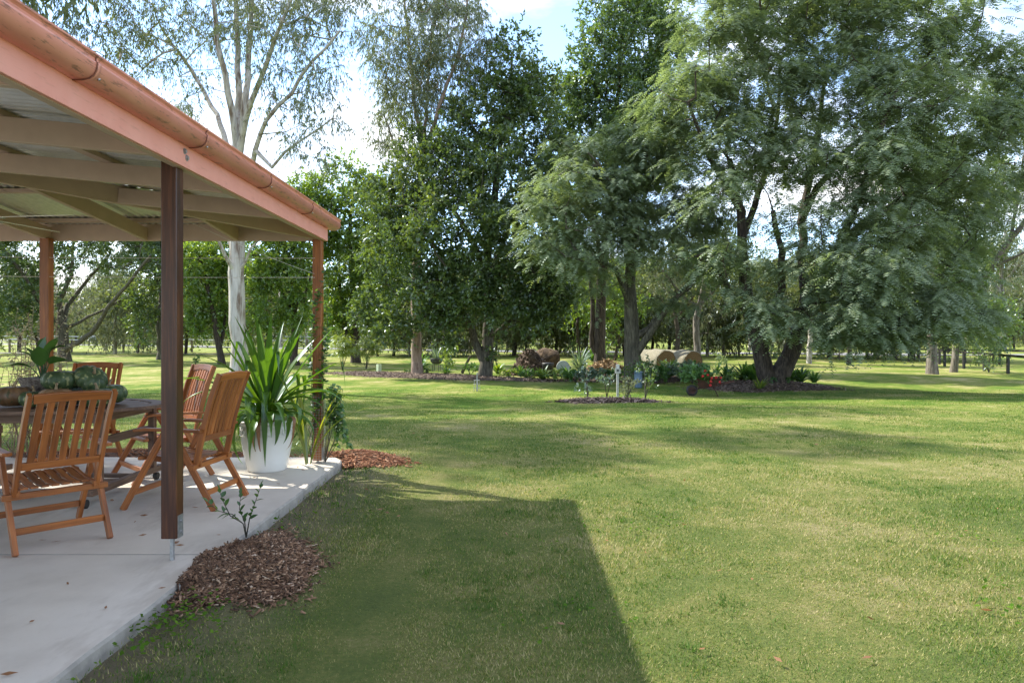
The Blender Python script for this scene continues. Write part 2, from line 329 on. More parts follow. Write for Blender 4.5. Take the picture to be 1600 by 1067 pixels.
# ------------------------------------------------------------------ ground, road
def graded(a, b, n, p):
    t = np.linspace(0, 1, n); return a + (b - a) * t ** p
ys = np.unique(np.concatenate([np.linspace(-60, 0, 13), np.linspace(0, 30, 61), graded(30, 900, 60, 2.4)]))
xs = np.unique(np.concatenate([-graded(20, 900, 36, 2.4), np.linspace(-20, 20, 81), graded(20, 900, 36, 2.4)]))
X, Y = np.meshgrid(xs, ys); Z = G(X, Y)
# the sheet dips under the slab
Z = np.where((X < -1.95) & (Y < 8.2) & (Y > -4), Z - .05, Z)
V = np.stack([X.ravel(), Y.ravel(), Z.ravel()], 1); nx, ny = len(xs), len(ys)
i = (np.arange(ny - 1)[:, None] * nx + np.arange(nx - 1)[None]).ravel()
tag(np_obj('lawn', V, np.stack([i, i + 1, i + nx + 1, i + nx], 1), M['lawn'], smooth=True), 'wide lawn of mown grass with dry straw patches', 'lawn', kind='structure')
def ribbon(name, pts, w, mat, dz, label):
    m = MB(); n = len(pts); vs = []
    for k, (x, y) in enumerate(pts):
        a = Vector(pts[max(k - 1, 0)]); b = Vector(pts[min(k + 1, n - 1)]); d = (b - a).normalized(); s = Vector((-d.y, d.x)) * w / 2
        for q in (-1, 0, 1):
            xx, yy = x + s.x * q, y + s.y * q; vs.append((xx, yy, float(G(xx, yy)) + dz))
    m.add(vs, [(3 * k + q, 3 * k + q + 1, 3 * k + q + 4, 3 * k + q + 3) for k in range(n - 1) for q in (0, 1)])
    return tag(m.build(name, mat), label, 'road', kind='structure')
RD = [(95, 50), (60, 57), (39, 62), (20, 67), (4, 72), (-15, 80), (-35, 91), (-60, 106), (-100, 130), (-160, 165)]
rd2 = []
for k in range(len(RD) - 1):
    for t in np.linspace(0, 1, 12, endpoint=False): rd2.append((RD[k][0] * (1 - t) + RD[k + 1][0] * t, RD[k][1] * (1 - t) + RD[k + 1][1] * t))
ribbon('road', rd2, 5.0, M['asphalt'], .05, 'grey road crossing behind the garden trees')
trk = [(x, 66 - .1 * (x + 40)) for x in np.linspace(-75, -18, 40)]
ribbon('path', trk, 1.1, M['asphalt'], .04, 'thin pale vehicle track beyond the wire fence')

# ------------------------------------------------------------------ patio slab
SLX, SLY, SLZ = -1.857, 8.27, .1
patio = bpy.data.objects.new('patio_slab', None); link(patio); tag(patio, 'pale concrete patio slab with a joint across it', 'patio', kind='structure')
JY = 1.4 * F / (866 - CY)
def slab(y0, y1, corner):
    m = MB(); xl = -14
    edge = []
    yy = y0
    ysl = list(np.arange(y0, y1, .12)) + [y1]
    for q in ysl:
        w = .004 * math.sin(q * 7.3) + .002 * math.sin(q * 17 + 1)
        e = SLX + w
        if corner and q > y1 - .22: e -= .55 * (q - (y1 - .22)) ** 1.0
        edge.append((e, q))
    if corner: edge += [(x, y1 + .015 * math.sin(x * 5)) for x in np.linspace(edge[-1][0] - .1, xl, 30)]
    else: edge += [(xl, y1)]
    poly = edge + [(xl, y0)]
    n = len(poly); vs = [(x, y, SLZ) for x, y in poly] + [(x + (.015 if k < n - 1 else 0), y, SLZ - .012) for k, (x, y) in enumerate(poly)] + [(x + .02, y, SLZ - .2) for x, y in poly]
    m.add(vs, [tuple(range(n))]); o = m.build('slab_panel', M['concrete'], patio)
    m2 = MB(); m2.add(vs, [(k + n, k + 2 * n, (k + 1) % n + 2 * n, (k + 1) % n + n)[::-1] for k in range(n)] + [(k, k + n, (k + 1) % n + n, (k + 1) % n)[::-1] for k in range(n)])
    m2.build('slab_edge', M['concrete_edge'], o)
slab(-4.0, JY - .006, False); slab(JY + .006, SLY, True)

# ------------------------------------------------------------------ patio cover
cover = thing('patio_cover', 'pink edged patio cover with hip tin roof on timber posts', 'patio cover', (0, 0, 0))
FX, BY, ZB, SL = -2.0, 8.0, 2.538, .095      # fascia face, back beam, underside height, roof slope
def zr(x, y):  # rafter underside height over the slab
    return ZB + SL * min((FX - .04) - x, BY - .04 - y) if True else 0
def rafter(p0, p1, w=.045, h=.14):
    m = MB(); a = Vector(p0); b = Vector(p1); a.z += h / 2; b.z += h / 2; m.beam(a, b, w, h); return m.build('rafter', M['paint_beige'], cover, .003)
MB().beam((FX - .02, -3, ZB + .09), (FX - .02, BY + .02, ZB + .09), .04, .185).build('fascia', M['paint_pink'], cover, .003)
MB().beam((FX - .0415, -3, ZB + .0), (FX - .0415, BY - .03, ZB + .0), .045, .012).build('fascia_trim', M['paint_beige'], cover)
MB().beam((FX - .042, BY, ZB + .09), (-12, BY, ZB + .09), .04, .185).build('back_beam', M['paint_beige'], cover, .003)
for y in (6.5, 5.34, 4.2, 3.05, 1.9, .75, -.4, -1.55, -2.7):
    xe = max(FX - .045 - (BY - .02 - y), -7.6)
    rafter((FX - .042, y, zr(FX - .042, -99)), (xe + .03, y, ZB + SL * (FX - .04 - xe - .03)))
for x in (-3.0, -4.0, -5.06, -6.1, -7.2):
    ye = BY - .02 - (FX - .045 - x)
    rafter((x, BY - .022, ZB), (x, ye + .03, ZB + SL * (BY - .05 - ye)))
rafter((FX - .06, BY - .04, ZB), (-7.6, BY - .04 - 5.54, ZB + SL * 5.54), .05, .16)
for x in (-2.2, -2.95, -3.7, -4.45, -5.2, -5.95, -6.7):
    z = ZB + SL * (FX - .04 - x) + .14 + .0175; MB().beam((x, -3, z), (x, BY - (FX - x), z), .07, .034).build('batten', M['paint_beige'], cover)
for y in (7.72, 6.65, 5.6, 4.5, 3.5):
    z = ZB + SL * (BY - .04 - y) + .14 + .0175; MB().beam((FX - (BY - y) - .05, y, z), (-12, y, z), .07, .034).build('batten', M['paint_beige'], cover)
def sheets():
    pit = .076; amp = .0085
    # right-hand plane: ridges run along x
    y0 = -3.0
    while y0 < BY - .1:
        y1 = min(y0 + .762, BY + .06); n = int((y1 - y0) / (pit / 8)) + 1; yv = np.linspace(y0, y1 + .02, n); vs = []; K = 5
        for k in range(K):
            for yq in yv:
                xe = max(FX - (BY - yq) + .0, -7.8) if yq < BY else FX
                x = (FX + .075) * (1 - k / (K - 1)) + min(xe, FX + .05) * k / (K - 1)
                vs.append((x, yq, ZB + SL * (FX - .04 - x) + .14 + .036 + amp + amp * math.cos(2 * math.pi * yq / pit)))
        MB().add(vs, [(k * n + j, k * n + j + 1, (k + 1) * n + j + 1, (k + 1) * n + j) for k in range(K - 1) for j in range(n - 1)]).build('roof_sheet', M['zinc'], cover, smooth=True)
        y0 += .762
    x0 = FX + .05
    while x0 > -12:
        x1 = x0 - .762; n = int(.782 / (pit / 8)) + 1; xv = np.linspace(x0, x1 - .02, n); vs = []; K = 5
        for k in range(K):
            for xq in xv:
                ye = max(BY - (FX - xq), 2.2) if xq < FX else BY
                y = (BY + .09) * (1 - k / (K - 1)) + min(ye, BY + .05) * k / (K - 1)
                vs.append((xq, y, ZB + SL * (BY - .04 - y) + .14 + .0375 + amp + amp * math.cos(2 * math.pi * xq / pit)))
        MB().add(vs, [(k * n + j, k * n + j + 1, (k + 1) * n + j + 1, (k + 1) * n + j) for k in range(K - 1) for j in range(n - 1)]).build('roof_sheet', M['zinc'], cover, smooth=True)
        x0 -= .762
sheets()
hc = MB(); hz = lambda e: ZB + SL * (e) + .14 + .036 + .022
for k_ in (0,):
    A_ = Vector((FX, BY, hz(0))); B_ = Vector((-7.9, BY - 5.9, hz(5.9))); s_ = Vector((1, -1, 0)).normalized() * .16
    hc.add([A_ - s_ - Vector((0, 0, .004)), A_ + Vector((0, 0, .012)), A_ + s_ - Vector((0, 0, .004)), B_ - s_ - Vector((0, 0, .004)), B_ + Vector((0, 0, .012)), B_ + s_ - Vector((0, 0, .004))], [(0, 1, 4, 3), (1, 2, 5, 4)])
hc.build('ridge_cap', M['zinc'], cover)
gz = ZB + .135
PROF = [(0.0015, .10), (.0015, .0), (.045, 0), (.075, .006), (.097, .022), (.109, .045), (.112, .066), (.112, .074), (.104, .080), (.104, .094), (.110, .101), (.116, .106), (.116, .113), (.108, .115), (.104, .110)]
g = MB(); g.extrude([(FX + x, gz + z) for x, z in PROF], (-3.2, 8.155)); gut = g.build('gutter', M['paint_gutter'], cover, smooth=False)
me = gut.data; me.polygons.foreach_set('use_smooth', np.array([1 <= k <= 6 for k in range(len(me.polygons))]))
sd = gut.modifiers.new('wall', 'SOLIDIFY'); sd.thickness = .002; sd.offset = -1
c = MB(); pr = [(FX + x, gz + z) for x, z in PROF[:13]]; c.add([(x, 8.156, z) for x, z in pr] + [(x, 8.160, z) for x, z in pr], [tuple(range(13)), tuple(range(13, 26))[::-1]] + [(k, (k + 1) % 13, 13 + (k + 1) % 13, 13 + k) for k in range(13)]); c.build('end_cap', M['paint_gutter'], gut)
M['seam'] = mat_plain('seam', (.20, .075, .05), (.30, .12, .08), 20, .6, 0)
for y in (2.1, 3.32, 4.53, 5.77, 7.0):
    b = MB(); e = .003
    def off(k): 
        x, z = PROF[k]; return (FX + x + (e if x > .05 else 0), gz + z - (e if z < .05 else 0))
    b.extrude([off(k) for k in range(1, 12)], (y, y + .03)); o = b.build('strap', M['paint_gutter'], gut, smooth=True); s = o.modifiers.new('wall', 'SOLIDIFY'); s.thickness = .002
    b = MB(); e = .004; b.extrude([off(k) for k in range(1, 12)], (y - .006, y)); o = b.build('seam', M['seam'], gut, smooth=True); s = o.modifiers.new('wall', 'SOLIDIFY'); s.thickness = .003
    r = MB(); r.lathe([(0.0, .005), (.005, .004), (.007, 0), (.007, -.004)], 8); o = r.build('rivet', M['galv'], gut); o.location = (FX + .095, y + .05, gz + .014); o.rotation_euler = (0, R(130), 0)
def post(x, y, zb, s, mat, zt=ZB + .17):
    m = MB(); m.beam((x, y, zb), (x, y, zt), s, s, (0, 1, 0)); p = m.build('post', mat, cover, .006)
    MB().box((x + .0, y, (zb + SLZ) / 2), (.022, .022, zb - SLZ + .002)).build('stirrup', M['galv'], p, .002)
    pl = MB(); pl.box((x + s / 2 + .002, y, zb + .07), (.004, s * .7, .14)); pl.build('stirrup_plate', M['galv'], p)
    for dz in (.035, .10):
        b = MB(); b.tube([(x + s / 2 + .003, y, zb + dz), (x + s / 2 + .016, y, zb + dz)], .009, 6); b.build('bolt', M['galv'], p)
    b = MB(); b.tube([(x - s / 2 - .016, y, zb + .09), (x - s / 2, y, zb + .09)], .009, 6); b.build('bolt', M['galv'], p)
    return p
pn = post(-2.09, 4.5, .243, .098, M['post_shaded']); 
post(-2.09, 8.02 - .07, .125, .098, M['post_sunlit'], ZB + .02); post(-5.06, 7.93, .14, .098, M['post_sunlit'], ZB + .02); post(-8.2, 7.93, .14, .098, M['post_sunlit'], ZB + .02); post(-2.09, .9, .243, .098, M['post_shaded'])
for yy, zz in ((4.47, .115), (4.50, .08)):
    b = MB(); b.tube([(FX + .0, yy, ZB + zz - .02), (FX + .012, yy, ZB + zz - .02)], .012, 8); b.tube([(FX, yy, ZB + zz - .02), (FX + .003, yy, ZB + zz - .02)], .02, 10); b.build('bolt', M['galv'], cover)

# ceiling fan (mostly beyond the picture's edge), at rest
fan = thing('ceiling_fan', 'white ceiling fan hanging under the patio roof', 'fan', (-3.98, 5.45, 2.40), R(0))
m = MB(); m.lathe([(0, -.06), (.05, -.058), (.11, -.03), (.125, .0), (.11, .035), (.05, .055), (.03, .07)], 28); m.build('motor', M['white_plastic'], fan, smooth=True)
m = MB(); m.tube([(0, 0, .05), (0, 0, .36)], .012, 10); m.build('rod', M['white_plastic'], fan, smooth=True)
m = MB(); m.lathe([(.02, .26), (.055, .28), (.065, .33), (.06, .37)], 20); m.build('canopy', M['white_plastic'], fan, smooth=True)
for k in range(4):
    a = R(-8 + 90 * k); d = Vector((math.cos(a), math.sin(a), 0)); s = Vector((-d.y, d.x, 0)); vs = []
    for t, w in ((.14, .045), (.2, .062), (.45, .07), (.68, .072), (.735, .055), (.75, .03)):
        for q in (-1, 1):
            for dz in (0, .006): vs.append(d * t + s * q * w + Vector((0, 0, dz - .02 + q * w * .18)))
    fs = []
    for i in range(5):
        b = 4 * i; fs += [(b, b + 4, b + 6, b + 2), (b + 1, b + 3, b + 7, b + 5), (b, b + 1, b + 5, b + 4), (b + 2, b + 6, b + 7, b + 3)]
    fs += [(0, 2, 3, 1), (20, 21, 23, 22)]
    bl = MB().add(vs, fs).build('blade', M['white_plastic'], fan)
    MB().beam(d * .1 + Vector((0, 0, -.012)), d * .2 + Vector((0, 0, -.026)), .03, .008).build('bracket', M['galv'], bl)

# wires strung between the back posts
M['wire'] = mat_plain('wire', (.55, .53, .5), (.7, .68, .65), 10, .5, 0)
def wire(a, b, sag, label, r=.0028):
    a = Vector(a); b = Vector(b); m = MB(); m.tube([a.lerp(b, t) - Vector((0, 0, sag * 4 * t * (1 - t))) for t in np.linspace(0, 1, 16)], r, 5)
    return tag(m.build('wire', M['wire']), label, 'wire', 'wires strung along the back of the patio')
yb = 7.95 - .052
wire((-2.11, yb, 2.335), (-9, yb, 2.40), .02, 'upper pale wire strung across the back posts of the patio')
wire((-2.11, yb, 2.125), (-9, yb, 2.19), .02, 'lower pale wire strung across the back posts of the patio')
wire((-3.05, 6.6, 2.6), (-2.10, yb + .03, 2.16), .03, 'thin slanting wire from the rafters to the corner post', .002)

# ------------------------------------------------------------------ garden furniture
def chair(name, label, x, y, rz, rec=0, group='slatted folding garden chairs round the table'):
    t = thing(name, label, 'chair', (x, y, SLZ + .001), rz, group); t.scale = (1.09, 1, 1); w = .285; T = M['teak']
    ca, sa = math.cos(rec), math.sin(rec)
    def rc(p): y_, z_ = p[1] + .205, p[2] - .35; return (p[0], -.205 + y_ * ca - z_ * sa, .35 + y_ * sa + z_ * ca)
    def RC(pts): return [rc(p) for p in pts]
    def stile(s): return [(s * .225, -.205, .35), (s * .225, -.235, .50), (s * .225, -.275, .68), (s * .225, -.335, .90), (s * .225, -.405, 1.085)]
    for s in (-1, 1):
        MB().strip(RC(stile(s)), .026, .048, (0, 1, .25)).build('back_stile', T, t, .005)
        MB().beam((s * w, .02, .62), (s * w, .375, -.0), .028, .048, (0, 1, 0)).build('leg', T, t, .004)
        MB().beam((s * (w - .031), -.02, .62), (s * (w - .031), -.375, -.0), .028, .048, (0, 1, 0)).build('leg', T, t, .004)
        MB().strip([(s * (w - .012), -.275, .632), (s * (w - .008), -.05, .640), (s * w, .18, .646), (s * w, .275, .636)], .055, .024).build('armrest', T, t, .007)
        MB().strip([(s * .21, -.24, .365), (s * .21, -.05, .372), (s * .21, .1, .395), (s * .21, .245, .415)], .022, .045).build('seat_rail', T, t, .003)
    MB().beam((-.262, .375, .0), (.262, .375, 0), .0, .0)
    MB().beam((-w + .015, .30, .135), (w - .015, .30, .135), .02, .045).build('brace', T, t, .003)
    MB().beam((-w + .046, -.295, .135), (w - .046, -.295, .135), .02, .045).build('brace', T, t, .003)
    MB().strip(RC([(-.205, -.395, 1.052), (-.1, -.408, 1.063), (0, -.412, 1.066), (.1, -.408, 1.063), (.205, -.395, 1.052)]), .024, .062, (0, -.3, 1)).build('top_rail', T, t, .005)
    MB().beam(rc((-.212, -.258, .565)), rc((.212, -.258, .565)), .022, .05, (0, -.3, 1)).build('bottom_rail', T, t, .003)
    MB().beam((-.29, -.205, .345), (.29, -.205, .345), .04, .04).build('seat_bar', T, t, .005)
    MB().beam((-.25, .25, .405), (.25, .25, .405), .055, .03).build('seat_front', T, t, .008)
    for k in range(7):
        u = (k - 3) * .0555; MB().strip(RC([(u, -.262, .585), (u, -.290, .70), (u, -.336, .86), (u, -.398, 1.035)]), .038, .012, (0, 1, .25)).build('back_slat', T, t, .002)
    for k in range(7):
        u = (k - 3) * .0565; MB().strip([(u, -.19, .385), (u, -.1, .383), (u, .02, .392), (u, .14, .412), (u, .232, .424)], .042, .014).build('seat_slat', T, t, .002)
    return t
def face(dx, dy): return math.atan2(-dx, dy)     # chair front is +y
chair('garden_chair', 'near teak slat chair with its back to the camera, left of the dark post', -3.20, 5.02, face(-.74, .67), R(12))
chair('garden_chair', 'teak slat chair just behind the dark post, facing the table end', -2.68, 6.06, face(-1, .10))
chair('garden_chair', 'teak slat chair half hidden between the table and the white pot', -3.42, 7.17, face(-.70, -.71))
chair('garden_chair', 'teak slat chair across the table, standing behind the pumpkins', -4.52, 7.62, face(.06, -1))
chair('garden_chair', 'teak chair cut off by the photo edge beside the potted leafy plant', -5.42, 7.08, face(.55, -.8))

TCX, TCY, TRX, TRY, TZ = -4.12, 6.42, 1.05, .66, .885
table = thing('garden_table', 'oval slatted timber table, dark and weathered', 'table', (TCX, TCY, SLZ))
TT = M['teak_old']; zt = TZ - SLZ
n = 40; ring = [(math.cos(2 * math.pi * k / n), math.sin(2 * math.pi * k / n)) for k in range(n)]
for q in range(8):  # rim in eight curved pieces
    vs = []; K = 6
    for j in range(K + 1):
        a = 2 * math.pi * (q + (j / K) * .985) / 8
        for rr, dz in ((1, 0), (1, -.03), (.87, -.03), (.87, 0)):
            k = rr if rr == 1 else .87
            vs.append((TRX * k * math.cos(a), (TRY - (0 if rr == 1 else .01)) * k * math.sin(a), zt + dz))
    fs = [(0, 1, 2, 3), tuple(4 * K + i for i in (3, 2, 1, 0))]
    for j in range(K):
        for s in range(4): fs.append((4 * j + s, 4 * j + 4 + s, 4 * j + 4 + (s + 1) % 4, 4 * j + (s + 1) % 4))
    MB().add(vs, fs, [(v[0] + q * 3, v[1], v[2]) for v in vs]).build('rim', TT, table, .004)
k = 0; pw = .072
for yv in np.arange(-TRY * .84, TRY * .84, pw + .006):
    ym = max(abs(yv), abs(yv + pw)); xx = TRX * .868 * math.sqrt(max(0, 1 - (ym / ((TRY - .01) * .868)) ** 2))
    if xx > .1: MB().box((0, yv + pw / 2, zt - .013), (2 * xx, pw, .022)).build('plank', TT, table, .002)
for s in (-1, 1): MB().box((0, s * .40, zt - .075), (1.45, .025, .09)).build('apron', TT, table, .003)
for s in (-1, 1):
    MB().box((s * .735, 0, zt - .07), (.03, .93, .08)).build('apron', TT, table, .003)
    MB().box((s * .74, .02, .12), (.07, 1.22, .055)).build('foot_rail', TT, table, .008)
    MB().beam((s * .70, -.46, zt - .28), (s * .70, .46, zt - .28), .03, .07).build('end_rail', TT, table, .003)
    for q in (-1, 1): MB().box((s * .74, q * .45, (zt + .10) / 2), (.06, .055, zt - .17)).build('leg', TT, table, .004)
    for q in (-1, 1):
        m = MB(); m.tube([(s * .74 - .05, q * .59, .036), (s * .74 - .012, q * .59, .036)], .036, 16); m.build('wheel', M['black'], table, .004)
for q in (-.12, .12): MB().box((0, q, .13), (1.42, .05, .035)).build('stretcher', TT, table, .003)

# pumpkins
def mat_pumpkin(name, c1, c2, spot, spa):
    m, nt, s = new_mat(name); v = objc(nt)
    c = ramp(nt, noise(nt, v, 7, 4), [(.35, c1), (.65, c2)]); k = noise(nt, v, 26, 2, .5)
    c = mixc(nt, ramp(nt, k, [(spa, (0, 0, 0)), (spa + .07, (.8, .8, .8))]), c, spot); nt.links.new(c, s.inputs['Base Color']); s.inputs['Roughness'].default_value = .5; bump(nt, s, noise(nt, v, 40, 3), .2, .003); return m
M['pk_green'] = mat_pumpkin('pk_green', (.03, .06, .022), (.075, .115, .045), (.30, .31, .13), .57)
M['pk_brown'] = mat_pumpkin('pk_brown', (.10, .055, .025), (.22, .12, .055), (.05, .06, .03), .58)
M['pk_blue'] = mat_pumpkin('pk_blue', (.06, .10, .09), (.12, .16, .14), (.2, .22, .15), .64)
M['pk_tan'] = mat_pumpkin('pk_tan', (.22, .12, .06), (.33, .20, .11), (.07, .08, .04), .60)
M['pk_stem'] = mat_plain('pk_stem', (.25, .18, .10), (.4, .3, .18), 30, .8, .3)
def pumpkin(px, py, d, r, mat, label, tilt=(0, 0), hh=.62, z=None):
    p = W(px, py, d)
    if z is not None: p.z = z
    t = thing('pumpkin', label, 'pumpkin', p, random.uniform(0, 6), 'pumpkins piled on the table'); t.rotation_euler = (tilt[0], tilt[1], random.uniform(0, 6))
    prof = []
    for k in range(19):
        a = math.pi * k / 18 - math.pi / 2; rr = r * (math.cos(a) ** .8 if math.cos(a) > 0 else 0); zz = r * hh * math.sin(a)
        if k > 12: zz -= r * .16 * ((k - 12) / 6) ** 2
        if k < 4: zz += r * .08 * ((4 - k) / 4) ** 2
        prof.append((max(rr, .002), zz))
    m = MB(); m.lathe(prof, 60, squash=lambda t, z: 1 - .13 * abs(math.cos(5.5 * t)) ** 6 + .015 * math.sin(3 * t)); m.build('rind', mat, t, smooth=True)
    m = MB(); m.tube([(0, 0, r * hh * .72), (.004, 0, r * hh * .95), (.012, .004, r * hh * 1.1 + .012), (.022, .01, r * hh * 1.12 + .02)], [.018, .011, .009, .012], 8); m.build('stem', M['pk_stem'], t, smooth=True)
zt0 = TZ
pumpkin(22, 620, 6.15, .15, M['pk_brown'], 'brown ribbed pumpkin at the end of the pile, beside the pot', z=zt0 + .098)
pumpkin(53, 620, 6.12, .12, M['pk_green'], 'small dark pumpkin next to the brown one, low in the pile', z=zt0 + .075)
pumpkin(88, 618, 6.08, .14, M['pk_tan'], 'tan pumpkin with a thick pale stem, lowest row of the pile', z=zt0 + .088)
pumpkin(121, 614, 6.30, .14, M['pk_blue'], 'blue grey pumpkin tucked behind the tan one', z=zt0 + .088)
pumpkin(152, 618, 6.10, .14, M['pk_green'], 'green pumpkin lowest in the pile, nearest the chair back corner', z=zt0 + .088)
pumpkin(170, 611, 6.42, .15, M['pk_green'], 'pale green pumpkin at the table centre end of the pile', z=zt0 + .094)
pumpkin(95, 597, 6.22, .152, M['pk_green'], 'big speckled green pumpkin on top of the pile, upright', z=zt0 + .225)
pumpkin(142, 594, 6.28, .14, M['pk_green'], 'green pumpkin tilted on its side on top of the pile', (R(-20), R(-38)), z=zt0 + .235)
# stone pot with leafy plant on the table
pot = thing('stone_pot', 'rough grey stone pot on the table behind the pumpkins', 'pot', W(66, 610, 6.55)); pot.location.z = TZ + .001
M['stone'] = mat_plain('stone', (.10, .075, .06), (.34, .29, .25), 40, .9, .8, .01)
M['soil'] = mat_plain('soil', (.025, .018, .012), (.07, .05, .035), 30, .95, .5)
m = MB(); m.lathe([(0, 0), (.11, 0), (.125, .06), (.16, .15), (.185, .215), (.188, .228), (.175, .228), (.165, .2), (.0, .195)], 40); m.build('bowl', M['stone'], pot, smooth=False)
pl = thing('leafy_plant', 'young plant with broad upright leaves in the stone pot', 'plant', pot.location + Vector((0, 0, .19)))
def big_leaf(p, dirv, L, w, droop=.25, roll=0, name='leaf', mat=None, parent=None):
    d = Vector(dirv).normalized(); s = d.cross(Vector((0, 0, 1)))
    s = s.normalized() if s.length > .05 else Vector((1, 0, 0)); s = Matrix.Rotation(roll, 3, d) @ s; u = s.cross(d)
    vs = []; K = 8
    for k in range(K + 1):
        t = k / K; ww = w * math.sin(math.pi * min(1, (t * .96 + .02)) ** .8); c = Vector(p) + d * L * t + Vector((0, 0, -droop * L * t * t))
        vs += [c - s * ww + u * ww * .35, c, c + s * ww + u * ww * .35]
    fs = []
    for k in range(K):
        b = 3 * k; fs += [(b, b + 1, b + 4, b + 3), (b + 1, b + 2, b + 5, b + 4)]
    m = MB().add(vs, fs); o = m.build(name, mat, parent, smooth=True)
    a = o.data.attributes.new('rnd', 'FLOAT', 'FACE'); a.data.foreach_set('value', np.full(len(fs), random.random(), np.float32)); return o
for q, (dx, dy, dz, L, w, dr) in enumerate([(-.95, -.3, .55, .22, .055, .4), (.2, -.5, .9, .24, .07, .1), (.9, -.2, .45, .24, .06, .3), (-.4, -.3, .9, .2, .055, .2), (-.75, -.1, .75, .19, .045, .35), (.05, .1, 1, .2, .06, .05), (.55, -.1, .8, .21, .06, .15), (.3, .4, .9, .18, .05, .1), (.8, .2, .5, .16, .05, .3), (-.3, .5, .8, .15, .04, .2)]):
    e = Vector((dx * .08, dy * .08, .12 + .02 * q)); st = MB(); st.tube([(0, 0, 0), e * .5 + Vector((0, 0, .01)), e], [.007, .005, .004], 6); s_o = st.build('stem', M['leaf_shrub'], pl)
    big_leaf(e, (dx, dy, dz), L, w, dr, random.uniform(-.5, .5), 'leaf', M['leaf_shrub'], pl)

# white glazed pot with strap leaved plant
PX, PY = -2.50, 7.50
wp = thing('white_pot', 'large white glazed pot with embossed ring band', 'pot', (PX, PY, SLZ + .001))
M['glaze'] = mat_plain('glaze', (.68, .675, .64), (.76, .755, .73), 3, .25, .03, .002)
m = MB(); m.lathe([(0, 0), (.185, 0), (.195, .012), (.215, .10), (.245, .24), (.262, .36), (.266, .42), (.266, .455), (.262, .47), (.275, .485), (.288, .50), (.290, .515), (.280, .525), (.262, .52), (.250, .49), (.246, .46), (0, .455)], 56); m.build('body', M['glaze'], wp, smooth=True)
for zz in (.372, .452):
    rr = .2655; m = MB(); m.tube([((rr + .002) * math.cos(a), (rr + .002) * math.sin(a), zz) for a in np.linspace(0, 2 * math.pi, 57)], .005, 6, False); m.build('band', M['glaze'], wp, smooth=True)
for k in range(22):
    a = 2 * math.pi * k / 22; c = Vector((.267 * math.cos(a), .267 * math.sin(a), .412)); tn = Vector((-math.sin(a), math.cos(a), 0)); m = MB()
    m.tube([c + tn * .028 * math.cos(b) + Vector((0, 0, .026 * math.sin(b))) for b in np.linspace(0, 2 * math.pi, 17)], .0042, 5, False); m.build('emblem_ring', M['glaze'], wp, smooth=True)
m = MB(); m.lathe([(0, .468), (.15, .47), (.247, .462)], 24); m.build('soil', M['soil'], wp)
sp = thing('strap_plant', 'big plant of long green strap leaves in the white pot', 'plant', (PX, PY, SLZ + .46))
def strap(d, L, w, lift, droop, mat, parent, kink=None, p0=(0, 0, 0), z0=.1, rnd=None):
    """long channelled leaf; droop bends it over, kink folds it at that fraction"""
    K = 16; a = math.atan2(d[1], d[0]); h = Vector((math.cos(a), math.sin(a), 0)); pos = Vector(p0) + h * .03 + Vector((0, 0, z0)); el = lift; vs = []
    for k in range(K + 1):
        t = k / K; ww = w * (.55 + .9 * t if t < .4 else .91) * (1 - max(0, t - .55) / .45 * .97 if t > .55 else 1)
        dv = h * math.cos(el) + Vector((0, 0, math.sin(el))); s = Vector((-math.sin(a), math.cos(a), 0)); u = s.cross(dv)
        if u.z < 0 and el < R(90): u = -u
        vs += [pos - s * ww + u * ww * .45, pos, pos + s * ww + u * ww * .45]
        pos = pos + dv * L / K; el -= droop / K * (1 + 1.2 * t)
        if kink is not None and abs(t - kink) < .5 / K: el = R(-78)
    fs = []
    for k in range(K):
        b = 3 * k; fs += [(b, b + 1, b + 4, b + 3), (b + 1, b + 2, b + 5, b + 4)]
    o = MB().add(vs, fs).build('leaf', mat, parent, smooth=True)
    at = o.data.attributes.new('rnd', 'FLOAT', 'FACE'); at.data.foreach_set('value', np.full(len(fs), random.random() if rnd is None else rnd, np.float32)); return o
rs = random.Random(11)
for k in range(20): strap((math.cos(k * 2.4), math.sin(k * 2.4)), rs.uniform(.85, 1.25), rs.uniform(.040, .052), R(rs.uniform(66, 86)), R(rs.uniform(5, 30)), M['leaf_strap'], sp, None if k % 3 else rs.uniform(.65, .85))
for k in range(24): strap((math.cos(k * 2.4 + 1), math.sin(k * 2.4 + 1)), rs.uniform(.8, 1.1), rs.uniform(.038, .048), R(rs.uniform(38, 62)), R(rs.uniform(30, 75)), M['leaf_strap'], sp, None if k % 3 else rs.uniform(.4, .7))
for k in range(18): strap((math.cos(k * 2.4 + 2), math.sin(k * 2.4 + 2)), rs.uniform(.65, .95), rs.uniform(.036, .046), R(rs.uniform(10, 35)), R(rs.uniform(60, 110)), M['leaf_strap'], sp, None if k % 2 else rs.uniform(.25, .45))
strap((.9, .3), 1.45, .036, R(60), R(12), M['leaf_strap'], sp); strap((1, .0), 1.25, .032, R(48), R(25), M['leaf_strap'], sp, .7)
strap((.25, -1), 1.0, .034, R(42), R(30), M['leaf_strap'], sp, .26); strap((-.3, -1), .85, .036, R(40), R(30), M['leaf_strap'], sp, .3); strap((-.12, -1), .8, .036, R(38), R(30), M['leaf_strap'], sp, .33)
for d in ((-.15, -1), (.05, -1)): strap(d, .62, .024, R(5), R(60), M['leaf_brown'], sp, .38)
strap((.8, -.5), .75, .022, R(20), R(80), M['leaf_brown'], sp, .45)
m = MB(); m.tube([(0, 0, 0), (.01, 0, .1), (0, .01, .3)], [.07, .065, .04], 10); m.build('stalk', M['leaf_brown'], sp, smooth=True)
sp2 = thing('strap_plant', 'smaller yellowish strap leaved plant between the white pot and corner post', 'plant', (-2.14, 7.72, SLZ + .0))
